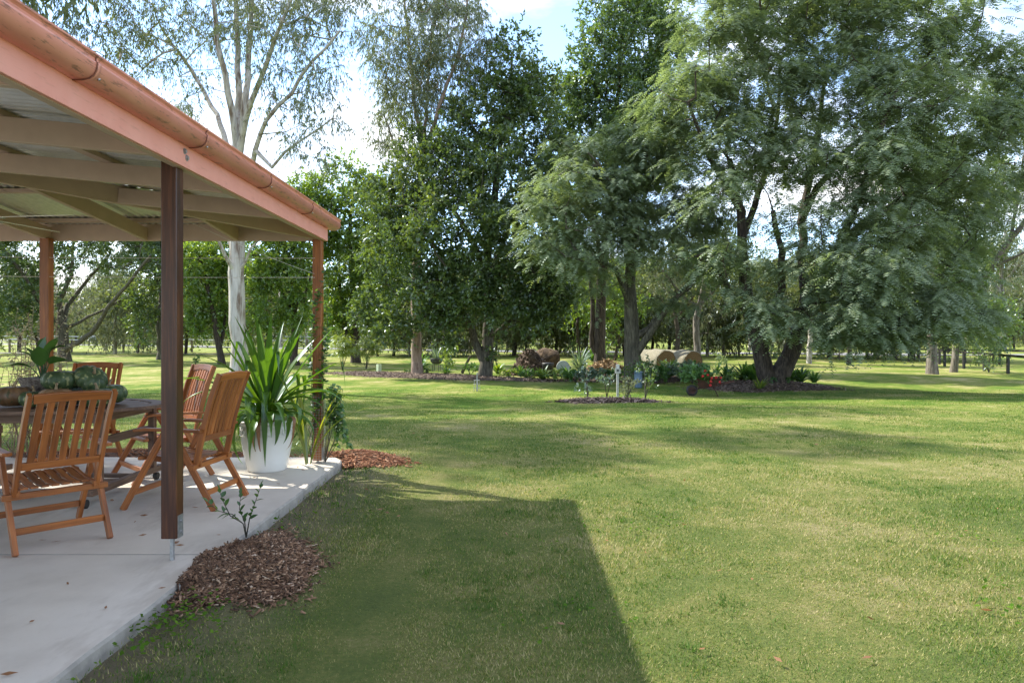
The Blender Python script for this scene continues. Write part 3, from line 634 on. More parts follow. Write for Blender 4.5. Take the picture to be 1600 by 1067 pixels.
M['leaf_yellow'] = mat_leaf('leaf_yellow', (.13, .20, .02), (.19, .25, .03), (.26, .28, .05), .42, (1.8, 1.7, .5), .08)
for k in range(9): strap((math.cos(k * 2.1), math.sin(k * 2.1)), rs.uniform(.8, 1.2), .024, R(rs.uniform(62, 84)), R(rs.uniform(20, 50)), M['leaf_yellow'], sp2, rs.uniform(.6, .85) if k % 2 else None, z0=.02)
# ------------------------------------------------------------------ trees
def unit(a): return a / np.maximum(np.linalg.norm(a, axis=-1, keepdims=True), 1e-6)
def quads(Pb, D, Nn, L, Wd, mid=.45):
    """rhombic leaf faces: base Pb, direction D, normal Nn"""
    S = unit(np.cross(D, Nn)); L = L[:, None]; Wd = Wd[:, None]
    a = Pb; b = Pb + D * L * mid + S * Wd / 2; c = Pb + D * L; d = Pb + D * L * mid - S * Wd / 2
    V = np.stack([a, b, c, d], 1).reshape(-1, 3); return V, np.arange(len(Pb) * 4).reshape(-1, 4)
def leaves(C, Rad, kind, twigs, per, L, Wd, r):
    """leaves on short twigs radiating from every cluster centre"""
    n = len(C); T = unit(r.normal(size=(n, twigs, 3)))
    if kind == 'gum': T = unit(T * [1, 1, .7] + [0, 0, -.25])
    elif kind == 'feather': T = unit(T * [1, 1, .45] + [0, 0, .05])
    else: T = unit(T + [0, 0, .15])
    tl = Rad[:, None] * r.uniform(.45, 1.15, (n, twigs)); t = (r.uniform(.12, 1, (n, twigs, per))) ** .7
    Pb = C[:, None, None] + T[:, :, None] * (tl[:, :, None] * t)[..., None]
    droop = {'gum': .55, 'feather': .28}.get(kind, .1)
    Pb[..., 2] -= droop * tl[:, :, None] * t ** 2
    Pb = Pb.reshape(-1, 3); Td = np.repeat(T.reshape(-1, 3), per, 0); k = len(Pb)
    rn = np.repeat(r.random(n), twigs * per) * .35 + r.random(k) * .65
    if kind == 'feather':
        Pb += r.normal(0, .05, (k, 3)); hd = unit(Td * [1, 1, .2] + r.normal(0, .55, (k, 3)) * [1, 1, .4]); Vs = []; rr = []
        lf = L * r.uniform(.7, 1.25, k); K = 5
        S = unit(np.cross(hd, np.array([0, 0, 1.])) + r.normal(0, .12, (k, 3)))
        for q in range(K):
            u = (q + .7) / K; c = Pb + hd * (lf * u)[:, None]; c[:, 2] -= .55 * lf * u * u
            w = Wd * (.55 + .9 * u - 1.0 * u * u) * 1.5; dv = unit(hd - np.array([0, 0, 1.1 * u])[None]); a = (lf / K * .78)[:, None]
            dr = np.array([0, 0, .28])[None] * w
            Vs.append(np.stack([c - dv * a * .5, c + S * w + dv * a * .35 - dr, c + dv * a * .5, c - S * w + dv * a * .35 - dr], 1)); rr.append(rn)
        V = np.stack(Vs, 1).reshape(-1, 3); return V, np.arange(len(V)).reshape(-1, 4), np.repeat(rn, K)
    if kind == 'gum':
        D = unit(r.normal(0, .42, (k, 3)) + Td * .25 + [0, 0, -1.0]); Nn = unit(r.normal(size=(k, 3)))
    else:
        D = unit(Td * .7 + r.normal(0, .6, (k, 3)) + [0, 0, -.1]); Nn = unit(r.normal(0, .75, (k, 3)) + [0, 0, .8])
    V, Fa = quads(Pb, D, Nn, L * r.uniform(.65, 1.3, k), Wd * r.uniform(.7, 1.25, k)); return V, Fa, rn
def skeleton(paths, C, r, jit=.12, step=.55):
    """paths: explicit trunk and limb polylines with radii; every cluster centre is then joined to the nearest wood"""
    pos = []; par = []; rad0 = []
    for pi, (pts, r0, r1) in enumerate(paths):
        pts = [np.array(p, float) for p in pts]
        if pi == 0: prev = -1
        else:
            A = np.array(pos); prev = int(np.argmin(((A - pts[0]) ** 2).sum(1))); 
        tot = sum(np.linalg.norm(b - a) for a, b in zip(pts, pts[1:])) + 1e-6; run = 0
        if pi == 0: pos.append(pts[0]); par.append(-1); rad0.append(r0); prev = 0
        for a, b in zip(pts, pts[1:]):
            L = np.linalg.norm(b - a); k = max(1, int(L / step))
            for j in range(1, k + 1):
                t = j / k; q = a + (b - a) * t
                if j < k: q = q + r.normal(0, .035 * min(1, L), 3)
                pos.append(q); par.append(prev); prev = len(pos) - 1; rad0.append(r0 + (r1 - r0) * (run + L * t) / tot)
            run += L
    ne = len(pos); A = np.array(pos); lo = A[0][2]
    cap = max(A[:, 2].max() - lo, 1)
    order = np.argsort(np.min(((C[:, None] - A[None]) ** 2).sum(2), 1)); allp = [np.array(p) for p in pos]; arr = np.zeros((ne + len(C) * 30, 3)); arr[:ne] = A; cnt = ne
    minz = lo + .28 * cap; elig = np.zeros(len(arr), bool); elig[:ne] = A[:, 2] > minz
    if not elig[:ne].any(): elig[ne - 1] = True
    for ci in order:
        c = C[ci]; d = c[None] - arr[:cnt]; dist = np.sqrt((d ** 2).sum(1)); cost = dist + .55 * np.maximum(0, -d[:, 2] + .3 * dist) + np.where(elig[:cnt], 0, 1e3)
        j = int(np.argmin(cost)); p0 = arr[j]; L = dist[j]; k = max(1, int(L / step)); pr = j
        bend = np.array([0, 0, .12 * L]) + r.normal(0, .08, 3) * L
        for q in range(1, k + 1):
            if cnt >= len(arr): break
            t = q / k; pnt = p0 + (c - p0) * t + bend * (4 * t * (1 - t)) * .5 + (r.normal(0, jit * step, 3) if q < k else 0)
            arr[cnt] = pnt; elig[cnt] = True; par.append(pr); pr = cnt; rad0.append(0); cnt += 1
    arr = arr[:cnt]; par = np.array(par); rad0 = np.array(rad0); tips = np.zeros(cnt); haschild = np.zeros(cnt, bool); haschild[par[par >= 0]] = True; tips[~haschild] = 1
    for q in range(cnt - 1, 0, -1): tips[par[q]] += tips[q]
    return arr, par, rad0, tips
def tube_edges(arr, par, rad, sides):
    ch = np.nonzero(par >= 0)[0]; a = arr[par[ch]]; b = arr[ch]; ra = np.minimum(rad[par[ch]], rad[ch] * 1.45 + .004); rb = rad[ch]
    D = unit(b - a); ref = np.where(np.abs(D[:, 2:3]) > .9, [[1., .2, 0]], [[0, 0, 1.]]); u = unit(np.cross(D, ref)); v = np.cross(D, u)
    b = b + D * (rb * .35)[:, None]; th = np.linspace(0, 2 * np.pi, sides, endpoint=False)
    ringv = u[:, None] * np.cos(th)[None, :, None] + v[:, None] * np.sin(th)[None, :, None]
    V = np.stack([a[:, None] + ringv * ra[:, None, None], b[:, None] + ringv * rb[:, None, None]], 1).reshape(-1, 3)
    n = len(ch); base = (np.arange(n) * 2 * sides)[:, None]; k = np.arange(sides)[None]
    Fa = np.stack([base + k, base + (k + 1) % sides, base + sides + (k + 1) % sides, base + sides + k], 2).reshape(-1, 4); return V, Fa
def sample_lobes(lobes, d0, n, r, drad=None, shell=.55, conv=True):
    """cluster centres spread through lobes given as (px, py, rx, ry[, depth offset[, weight]]) measured at depth d0"""
    wts = np.array([(l[2] * l[3]) * (l[5] if len(l) > 5 else 1) for l in lobes], float); pick = r.choice(len(lobes), n, p=wts / wts.sum()); out = []
    q = unit(r.normal(size=(n, 3))) * (r.uniform(shell ** 3, 1, n) ** (1 / 3))[:, None]
    for k in range(n):
        l = lobes[pick[k]]; dz = l[4] if len(l) > 4 else 0; c = W(l[0], l[1], d0 + dz); s = d0 / F
        ry = .5 * (l[2] + l[3]) * s * (drad or 1.0)
        out.append((c.x + q[k, 0] * l[2] * s, c.y + q[k, 1] * ry, c.z + q[k, 2] * l[3] * s))
    return np.array(out)
TREES = []
def tree(name, label, d, paths, lobes, kind, leaf, bark, nc, twigs, per, L, Wd, crad, seed, group=None, rtip=.012, drad=1.0, shell=.5, cat='tree', pathpx=True, base=None):
    r = np.random.default_rng(seed)
    pp = []
    for pts, r0, r1 in paths:
        q = []
        for p in pts: q.append(W(p[0], p[1], d + (p[2] if len(p) > 2 else 0)) if pathpx else Vector(p))
        pp.append((q, r0, r1))
    b = pp[0][0][0]; b.z = float(G(b.x, b.y)) - .05
    C = sample_lobes(lobes, d, nc, r, drad, shell)
    C[:, 2] = np.maximum(C[:, 2], G(C[:, 0], C[:, 1]) + .9)
    arr, par, rad0, tips = skeleton(pp, C, r)
    rad = np.maximum(rtip * tips ** .5, rad0)
    # root flare
    hgt = arr[:, 2] - b.z; rad = np.where((rad0 > 0) & (hgt < .8), rad * (1 + .25 * (1 - np.clip(hgt / .8, 0, 1)) ** 2), rad)
    org = np.array(b); t = thing(name, label, cat, b, 0, group)
    V, Fa = tube_edges(arr - org, par, rad, 7); np_obj('trunk', V, Fa, M[bark], t, smooth=True)
    cr = crad * r.uniform(.7, 1.3, nc); V, Fa, rn = leaves(C - org, cr, kind, twigs, per, L, Wd, r); np_obj('crown', V, Fa, M[leaf], t, rn)
    TREES.append((name, len(Fa))); return t

# white gum behind the patio
tree('gum_tree', 'tall gum with smooth white trunk and fanning limbs behind the patio', 26,
     [([(373, 606), (371, 480), (371, 400), (370, 320), (371, 250)], 0.317, 0.245),
      ([(371, 250), (362, 170, -.5), (345, 90, -1), (325, -40, -1)], 0.144, 0.058), ([(371, 250), (374, 150, .5), (370, 40, 1), (364, -110, 1)], 0.144, 0.058), ([(372, 250), (384, 150), (392, 40, 1), (400, -90, 1)], 0.144, 0.058),
      ([(374, 240), (392, 160, -1), (420, 90, -2), (455, 0, -3)], 0.122, 0.050), ([(368, 260), (340, 180, 1.5), (300, 110, 3), (250, 40, 4)], 0.115, 0.043), ([(371, 330), (395, 255, -1.5), (415, 190, -2.5), (470, 120, -3), (530, 50, -4)], 0.108, 0.036),
      ([(400, 240, -2), (425, 262, -2), (470, 220, -2.5), (520, 185, -3)], 0.058, 0.022), ([(371, 436), (352, 400, -.6), (340, 372, -1), (300, 330, -1.5)], 0.079, 0.036), ([(372, 425), (392, 388, -.5), (420, 360, -1)], 0.058, 0.025), ([(369, 400), (355, 365, .5), (340, 300, 1)], 0.086, 0.036)],
     [(150, 45, 75, 55), (215, 60, 85, 85, 2), (290, 60, 80, 70, 3), (255, 165, 55, 50, 3, .7), (330, 0, 110, 60), (420, 20, 90, 60, -2), (500, 50, 60, 60, -3), (540, 20, 40, 50, -3), (500, 210, 45, 50, -3, .8), (455, 170, 45, 45, -2, .8), (460, 110, 60, 50, -3), (360, -110, 220, 70), (200, -60, 130, 60, 2), (480, -60, 110, 60, -2), (300, 140, 30, 40, -1, .4)],
     'gum', 'leaf_gum', 'bark_gum', 430, 10, 14, .16, .03, .8, 21, 'gum trees of the garden', .0105)
# weeping gum left of the broad tree
tree('gum_tree', 'tall weeping gum with straight pale trunk beside the bowl planter', 34,
     [([(652, 580), (651, 500), (650, 420), (655, 330), (662, 250)], .26, .16), ([(662, 250), (650, 180), (640, 90, 1), (630, -20, 1)], .11, .05), ([(662, 250), (685, 170, -1), (715, 90, -1), (730, 0, -1)], .11, .05), ([(655, 330), (625, 250, 1), (600, 180, 1)], .07, .03), ([(662, 240), (668, 130), (680, 20)], .1, .04)],
     [(615, 70, 50, 70), (660, 40, 60, 70), (720, 50, 60, 55, -1), (755, 90, 35, 50, -1), (640, 150, 50, 60), (700, 130, 50, 50), (600, 195, 25, 55, 1, .8), (680, -40, 110, 50), (645, 230, 40, 40, 0, .6)],
     'gum', 'leaf_gum', 'bark_pink', 330, 10, 16, .2, .034, .95, 22, 'gum trees of the garden', .012)
# broad dark tree in the middle
tree('broadleaf_tree', 'dense broad leaved tree with forked trunk rising from the mulch bed', 32.5,
     [([(757, 585), (762, 545), (764, 500), (762, 440), (765, 370), (775, 280), (790, 180), (800, 90)], .30, .05), ([(752, 570), (742, 535), (736, 510, -.5), (722, 485, -1), (700, 440, -1.5)], .2, .08), ([(764, 525), (790, 507, -.8), (815, 480, -1.4), (850, 430, -2)], .13, .06), ([(763, 470), (772, 420, 1), (800, 340, 2), (840, 270, 2)], .14, .06), ([(763, 450), (745, 390, -1), (710, 330, -2), (660, 290, -2)], .15, .06), ([(764, 480), (785, 430, -1), (805, 370, -2)], .1, .05)],
     [(800, 105, 55, 50), (770, 175, 70, 60), (830, 190, 55, 60), (700, 265, 75, 55, -1), (790, 280, 95, 65, -1), (850, 290, 50, 60, 1), (640, 330, 60, 55, 0), (720, 360, 90, 60, -2), (810, 385, 80, 55, -2), (640, 410, 75, 55, -1), (600, 360, 40, 45), (700, 440, 75, 35, -2), (820, 450, 60, 30, -2), (640, 480, 55, 25, -1, .8), (870, 420, 35, 35, -1), (612, 508, 32, 24, -1, 1.6), (580, 480, 30, 30, 0), (690, 500, 40, 22, -1.5, 1.5), (702, 532, 18, 16, -1, 1.5), (805, 488, 60, 20, -2, 1.5), (865, 470, 40, 25, -2, 1.3), (735, 470, 30, 22, -2), (600, 300, 42, 38, 1), (660, 235, 48, 38, 0), (885, 340, 35, 55, 1), (880, 245, 35, 45, 1), (845, 150, 38, 45, 1)],
     'broad', 'leaf_camphor', 'bark_mid', 760, 13, 14, .17, .085, .85, 23, 'broad leaved trees of the garden', .013)
# tall dark tree behind
tree('broadleaf_tree', 'tallest dark green broad leaved tree behind the tan mulch heap', 39,
     [([(937, 562), (938, 500), (942, 420), (955, 300), (965, 180), (970, 60)], .33, .06), ([(942, 420), (925, 340, -1), (915, 230, -1)], .14, .05), ([(950, 340), (985, 270), (1020, 170)], .14, .05), ([(926, 558), (926, 490), (922, 430), (905, 340)], .16, .06)],
     [(955, 40, 65, 45), (920, 110, 45, 55), (1000, 60, 65, 60), (1045, 70, 40, 50), (960, 150, 80, 60), (1030, 170, 60, 70), (930, 210, 55, 55), (990, 250, 80, 60), (900, 300, 45, 50), (960, 340, 60, 50, 0, .7), (1000, 0, 70, 40), (885, 165, 38, 45), (892, 230, 35, 45)],
     'broad', 'leaf_dark', 'bark_dark', 470, 12, 13, .19, .095, .95, 24, 'broad leaved trees of the garden', .013)
# lighter dense tree right of the corner post
tree('broadleaf_tree', 'bushy mid green tree beside the corner of the patio roof', 47,
     [([(556, 557), (555, 500), (550, 430), (548, 330)], .3, .1), ([(545, 557), (538, 500), (530, 430)], .2, .08), ([(552, 440), (580, 380), (610, 320)], .12, .05)],
     [(535, 285, 45, 35), (570, 320, 55, 40), (520, 350, 45, 45), (590, 380, 60, 50), (540, 420, 60, 50), (600, 440, 50, 45), (520, 470, 40, 40), (570, 490, 60, 30), (630, 330, 35, 45), (480, 300, 40, 30), (460, 340, 40, 40)],
     'broad', 'leaf_light', 'bark_dark', 380, 11, 13, .22, .11, 1.05, 25, 'broad leaved trees of the garden', .014)
# feathery trees
tree('feathery_tree', 'blue green feathery tree with one long limb reaching over the hay bales', 28.5,
     [([(992, 602), (988, 560), (986, 500), (984, 430), (990, 350)], .37, .15), ([(996, 548), (1020, 515, -.5), (1045, 480, -1), (1078, 448, -1.5), (1100, 425, -2)], .15, .06), ([(1002, 540), (1030, 490), (1050, 470, .6), (1085, 430, 1)], .12, .05), ([(984, 465), (962, 420, -1), (945, 412, -1.4), (900, 392, -2)], .11, .05), ([(990, 350), (960, 290, -1), (920, 240, -2)], .1, .04), ([(990, 350), (1020, 280, 0), (1040, 210, 0)], .1, .04)],
     [(885, 290, 45, 40, -2), (860, 350, 40, 35, -2), (905, 225, 45, 40, -1), (870, 400, 35, 25, -2), (950, 310, 55, 50, -1), (945, 385, 60, 40, -2), (1010, 260, 60, 60), (1010, 350, 60, 50, -1), (1060, 330, 50, 50), (1075, 415, 45, 30, -2), (920, 440, 45, 25, -1, .7), (1025, 440, 40, 20, -1, .6), (980, 200, 40, 40), (1100, 330, 45, 45), (1050, 240, 45, 45), (840, 320, 25, 30, -2), (1060, 470, 35, 18, -1, .6)],
     'feather', 'leaf_feather', 'bark_mid', 235, 10, 8, .30, .084, .95, 26, 'feathery trees on the lawn', .013)
tree('feathery_tree', 'huge spreading feathery tree with two thick dark trunks in a mulch bed', 26.5,
     [([(1208, 600), (1190, 555), (1176, 510), (1166, 460), (1160, 400), (1158, 330), (1140, 250)], .34, .1), ([(1212, 598), (1226, 572), (1244, 528), (1262, 480), (1300, 400), (1350, 350), (1440, 300), (1500, 250)], .35, .08),
      ([(1186, 545), (1208, 505, -1), (1222, 450, -1.5), (1222, 390, -2), (1208, 330, -2)], .18, .08), ([(1180, 520), (1150, 470, -1), (1125, 430, -1.5), (1090, 400, -2)], .12, .06), ([(1262, 480), (1252, 400, 1), (1256, 320, 1.5), (1275, 230, 2), (1290, 110, 2)], .2, .07), ([(1300, 400), (1335, 330, -2), (1360, 250, -3), (1400, 140, -3)], .15, .06), ([(1160, 380), (1185, 300, 1), (1210, 210, 2), (1220, 90, 2)], .14, .05), ([(1158, 330), (1110, 250, -1), (1075, 160, -2)], .12, .05), ([(1256, 320), (1330, 230), (1450, 140, 1), (1540, 70, 1)], .12, .05), ([(1350, 350), (1430, 390, -1), (1490, 420, -2)], .1, .04), ([(1262, 480), (1310, 440, -2), (1360, 430, -3)], .1, .05)],
     [(1075, 150, 65, 55, -1), (1130, 80, 75, 60), (1200, 40, 90, 50, 1), (1290, 40, 95, 55, 1), (1390, 50, 90, 60), (1490, 70, 80, 65, 1), (1570, 120, 60, 75, 1), (1110, 220, 65, 55, -1), (1190, 150, 85, 60), (1300, 140, 95, 60), (1400, 160, 85, 60, -2), (1500, 190, 80, 60, -1), (1580, 220, 50, 55), (1575, 300, 40, 40, 0, .8), (1610, 150, 45, 60), (1240, 240, 80, 50, -1), (1340, 250, 80, 50, -3, .8), (1450, 270, 80, 50, -2), (1505, 330, 50, 40, -1), (1150, 300, 60, 40, -2, .7), (1390, 340, 70, 45, -3), (1480, 370, 55, 40, -2), (1240, 340, 60, 35, -3, .6), (1330, 420, 65, 45, -4), (1400, 450, 70, 45, -4), (1480, 460, 55, 35, -3), (1300, 480, 60, 30, -4), (1190, 440, 45, 30, -3, .5), (1110, 400, 50, 35, -2, .7), (1360, 500, 50, 22, -4), (1530, 500, 30, 25, -2), (1190, -40, 160, 40), (1430, -40, 160, 40), (1230, 500, 35, 20, -3, .6), (1185, 475, 40, 26, -3, .7), (1300, 512, 55, 22, -4), (1380, 520, 55, 20, -4), (1490, 505, 50, 24, -3), (1180, 515, 28, 14, -3, .6), (1440, 495, 45, 25, -4)],
     'feather', 'leaf_feather', 'bark_dark', 790, 11, 7, .32, .092, 1.0, 27, 'feathery trees on the lawn', .013, drad=1.15)
# pale trunk tree at right, with leaning pale limb
tree('broadleaf_tree', 'tree with straight grey trunk standing alone at the lawn edge by the black fence', 35,
     [([(1457, 590), (1457, 540), (1456, 480), (1452, 400), (1458, 320)], .25, .13), ([(1455, 430), (1480, 370, 1), (1520, 300, 1)], .1, .04), ([(1454, 410), (1425, 340), (1400, 270)], .1, .04)],
     [(1440, 330, 70, 55, 1), (1500, 350, 50, 45, 2), (1480, 420, 60, 40, 2), (1400, 400, 60, 45, 2), (1500, 440, 35, 35, 2), (1530, 510, 25, 22, 1), (1520, 280, 60, 50, 2), (1430, 250, 80, 60, 3)],
     'broad', 'leaf_dark', 'bark_grey', 260, 11, 13, .17, .085, .9, 28, 'broad leaved trees of the garden', .012)
tree('gum_tree', 'sparse gum with pale bare limb leaning out over the black fence', 37,
     [([(1490, 580), (1496, 520), (1512, 470), (1545, 420), (1580, 372), (1640, 300)], .17, .12), ([(1545, 420), (1600, 395, -1), (1650, 380, -1)], .08, .04), ([(1580, 372), (1590, 300, 1), (1610, 200, 1)], .09, .04)],
     [(1620, 250, 60, 60), (1660, 330, 60, 50), (1590, 300, 40, 40), (1600, 150, 60, 60)], 'gum', 'leaf_gum', 'bark_grey', 110, 9, 14, .2, .036, .95, 29, 'gum trees of the garden', .013)
# spreading tree beyond the patio, left, and companions under the eave line
tree('spreading_tree', 'spreading tree with low curving limbs seen under the patio beam', 50,
     [([(101, 563), (99, 535), (97, 515)], .42, .36), ([(97, 545), (125, 534, -1), (150, 512, -2), (170, 478, -3), (205, 438, -4), (235, 400, -4)], .2, .08), ([(97, 515), (105, 478, 1), (135, 440, 2), (170, 400, 2)], .2, .07), ([(97, 515), (92, 470), (112, 430), (115, 380)], .22, .07), ([(100, 515), (150, 490, 1), (190, 468, 2), (240, 455, 3)], .12, .05), ([(97, 515), (60, 470, -1), (30, 420, -2), (0, 380, -2)], .17, .06)],
     [(30, 390, 70, 40), (100, 390, 70, 35), (180, 395, 60, 35, -2), (20, 440, 50, 40, -2), (60, 335, 100, 50), (170, 335, 80, 50), (-50, 400, 70, 60), (230, 410, 40, 35, -2), (25, 490, 40, 35, -2), (-60, 470, 60, 50), (60, 450, 30, 25, -3, .7)],
     'broad', 'leaf_camphor', 'bark_mid', 330, 11, 13, .22, .11, 1.05, 31, 'trees beyond the patio', .015)
tree('broadleaf_tree', 'dark slim tree just left of the near post, beyond the patio', 52,
     [([(252, 560), (252, 500), (253, 440), (250, 380)], .30, .16), ([(253, 460), (240, 420), (230, 380)], .1, .05)],
     [(222, 505, 20, 30, -1), (225, 460, 25, 25), (250, 400, 40, 35), (290, 390, 40, 35), (230, 350, 60, 40), (300, 345, 60, 40), (290, 440, 25, 25)], 'broad', 'leaf_camphor', 'bark_mid', 190, 11, 13, .22, .11, 1.0, 32, 'trees beyond the patio', .015)
tree('broadleaf_tree', 'leaning yellow green tree between the near post and the white trunk', 46,
     [([(347, 566), (340, 530), (334, 490), (322, 440), (310, 400)], .22, .1), ([(344, 548), (352, 500, 1), (345, 450, 1), (350, 400, 1)], .14, .06)],
     [(310, 410, 40, 30), (340, 390, 40, 30), (320, 455, 35, 30), (345, 500, 25, 25, 1), (315, 500, 25, 25), (350, 440, 25, 30, 1)], 'broad', 'leaf_light', 'bark_dark', 170, 10, 12, .2, .10, .9, 33, 'trees beyond the patio', .014)
tree('broadleaf_tree', 'bushy tree filling the gap between white trunk and corner post', 44,
     [([(462, 562), (460, 510), (455, 460), (450, 400)], .25, .1), ([(458, 490), (435, 445), (415, 400)], .1, .05), ([(458, 490), (480, 450), (490, 410)], .1, .05)],
     [(420, 400, 40, 30), (460, 395, 40, 30), (430, 445, 40, 28), (475, 440, 35, 30), (420, 490, 30, 25), (470, 490, 30, 22), (440, 350, 70, 35), (400, 440, 25, 25)], 'broad', 'leaf_light', 'bark_dark', 230, 10, 12, .2, .10, .9, 34, 'trees beyond the patio', .014)
# trees out of the picture that shade the lawn
for (x, y, sd, H) in ((-17.3, 22, 41, 24), (-22.5, 26, 42, 24), (-27, 31, 46, 25), (-20, 18.5, 43, 20), (24.5, 28, 45, 15)):
    b = OG(x, y); r_ = np.random.default_rng(sd); lob = []
    def tp(x_, y_, z_): return (CX + x_ / y_ * F, CY - (z_ - EYE) / y_ * F)
    d0 = y; L_ = [(*tp(x + r_.uniform(-4, 4), y, b.z + H * u), 100, 60, r_.uniform(-4, 4)) for u in (.55, .62, .7, .78, .86, .94, .74, .66)]
    p0 = tp(x, y, b.z); p1 = tp(x + .4, y, b.z + H * .35); p2 = tp(x - .3, y, b.z + H * .75)
    tree('gum_tree', {41: 'shade casting gum left of the patio, nearest one', 42: 'shade casting gum left of the patio, farther back', 46: 'shade casting gum left of the patio, farthest of the group', 43: 'shade casting gum left of the patio, outermost', 45: 'gum tree at the lawn edge beyond the right of the photo'}[sd], d0, [([p0, p1, p2], .35, .1)], L_, 'gum', 'leaf_gum', 'bark_gum', 230, 8, 9, .34, .075, .95, sd, 'gum trees outside the view', .014)

# ------------------------------------------------------------------ trees in the middle distance and the wood beyond the road
def far_proto(H, kind, leaf, bark, seed, nc, spread, rb, leafL, fork, name='woodland_tree', zc=.68, zs=.14):
    r = np.random.default_rng(seed); top = H
    P0 = [([(0, 0, 0), (r.normal(0, .15), r.normal(0, .15), H * .25), (r.normal(0, .4), r.normal(0, .4), H * .5), (r.normal(0, .6), r.normal(0, .6), H * .78)], rb, rb * .4)]
    for k in range(fork):
        a = r.uniform(0, 6.28); z0 = H * r.uniform(.25, .5); P0.append(([(0, 0, z0), (math.cos(a) * spread * .35, math.sin(a) * spread * .35, z0 + H * .14), (math.cos(a) * spread * .7, math.sin(a) * spread * .7, z0 + H * .3)], rb * .45, rb * .15))
    q = unit(r.normal(size=(nc, 3))) * (r.uniform(.1, 1, nc) ** .4)[:, None]; lobc = r.normal(0, 1, (6, 3)) * [spread * .35, spread * .35, H * .1] + [0, 0, H * zc]
    C = lobc[r.integers(0, 6, nc)] + q * [spread * .5, spread * .5, H * zs]
    C[:, 2] = np.maximum(C[:, 2], .7)
    arr, par, rad0, tips = skeleton(P0, C, r, step=.9); rad = np.maximum(.016 * tips ** .5, rad0)
    t = thing(name, 'x', 'tree'); V, Fa = tube_edges(arr, par, rad, 6); np_obj('trunk', V, Fa, M[bark], t, smooth=True)
    V, Fa, rn = leaves(C, 1.15 * r.uniform(.7, 1.3, nc), kind, 9, 9, leafL, leafL * (.22 if kind == 'gum' else .5), r); np_obj('crown', V, Fa, M[leaf], t, rn); return t
protos = [far_proto(15, 'gum', 'leaf_far', 'bark_gum', 51, 90, 5, .30, .36, 3), far_proto(13, 'gum', 'leaf_grey', 'bark_gum', 52, 80, 4.5, .26, .36, 2), far_proto(11, 'broad', 'leaf_far', 'bark_dark', 53, 80, 4.5, .24, .30, 3), far_proto(17, 'gum', 'leaf_grey', 'bark_grey', 54, 100, 5.5, .30, .38, 4), far_proto(8, 'broad', 'leaf_light', 'bark_dark', 55, 80, 4.5, .12, .26, 4, zc=.55, zs=.25), far_proto(6, 'broad', 'leaf_far', 'bark_dark', 56, 110, 5.5, .11, .26, 5, zc=.50, zs=.30), far_proto(7, 'gum', 'leaf_grey', 'bark_grey', 57, 120, 5.5, .10, .34, 5, zc=.48, zs=.30)]
used = [False] * len(protos)
def place_far(k, loc, s, rz, label, group):
    t = copy_tree(protos[k]) if used[k] else protos[k]; used[k] = True
    t.location = loc; t.scale = (s, s, s * random.uniform(.9, 1.1)); t.rotation_euler = (0, 0, rz); tag(t, label, 'tree', group); return t
mid = [  # px, base py, proto, scale, label
    (803, 556, 2, .8, 'dark trunked tree between the broad tree and the compost heap, before the road'), (875, 553, 0, .7, 'thin straight tree rising behind the compost heap'),
    (1060, 566, 2, .75, 'slim dark tree rising behind the hay bales'), (1090, 581, 3, .62, 'straight pinkish trunked tree right beside the hay bales'),
    (1326, 570, 2, .85, 'dark based tree right of the twin trunks, before the road'), (1264, 568, 0, .7, 'slender tree between the twin trunks and the dark based tree'),
    (1188, 562, 2, .8, 'dark tree seen behind the fork of the twin trunks'), (905, 558, 4, 1.0, 'thin bent sapling tree behind the tan mulch heap'), (960, 563, 4, 1.1, 'young leafy tree between tan mulch heap and the hay bales'), (1020, 556, 2, .7, 'slim tree seen left of the hay bales'),
    (700, 556, 4, 1.1, 'bright green small tree behind the bowl planter'), (615, 556, 2, .7, 'small dark tree behind the yellow green saplings'), (845, 551, 2, .6, 'short dark tree at the road edge'), (1400, 563, 4, 1.2, 'low bushy tree behind the spreading blue green foliage'), (1425, 562, 2, .7, 'dark tree left of the lone grey trunk'), (1550, 566, 4, .9, 'dark bushy tree by the black fence'), (735, 553, 3, .6, 'pale stemmed tree just left of the forked trunk'), (1130, 556, 1, .7, 'pale tree between hay bales and twin trunks'),
    (180, 553, 0, .7, 'dark straight tree beyond the wire fence, left'), (165, 548, 1, .7, 'white trunked tree by the rugged horse'), (30, 550, 2, .9, 'tree at the fence near the photo edge'), (420, 553, 2, .9, 'dark tree behind the white trunk and the strap plant'), (495, 552, 1, .8, 'pale tree behind the corner post')]
mid += [(590, 556, 5, 1.1, 'low leafy tree behind the left sapling'), (640, 557, 6, 1.0, 'low grey tree just left of the weeping gum trunk'), (685, 555, 5, 1.1, 'low leafy tree behind the bowl planter'), (775, 555, 6, 1.1, 'low grey tree just right of the forked trunk'), (822, 554, 5, 1.2, 'low leafy tree behind the compost heap'), (868, 556, 5, 1.0, 'low leafy tree behind the rotten bale'), (915, 556, 6, 1.15, 'low grey tree behind the tan heap'), (975, 556, 5, 1.2, 'low leafy tree behind the single feathery trunk'), (1045, 556, 5, 1.1, 'low leafy tree behind the hay bales'), (1105, 557, 6, 1.1, 'low grey tree right of the pinkish trunk'), (1155, 557, 5, 1.1, 'low leafy tree left of the twin trunks'), (1235, 558, 6, 1.2, 'low grey tree behind the right twin trunk'), (1295, 559, 5, 1.1, 'low leafy tree left of the dark based tree'), (1355, 560, 5, 1.2, 'low leafy tree right of the dark based tree'), (1435, 560, 6, 1.2, 'low grey tree behind the lone grey trunk'), (380, 553, 5, 1.1, 'low leafy tree behind the white gum'), (290, 553, 5, 1.1, 'low leafy tree right of the near post'), (215, 552, 6, 1.0, 'low grey tree left of the near post'), (60, 551, 5, 1.2, 'low leafy tree behind the left patio post')]
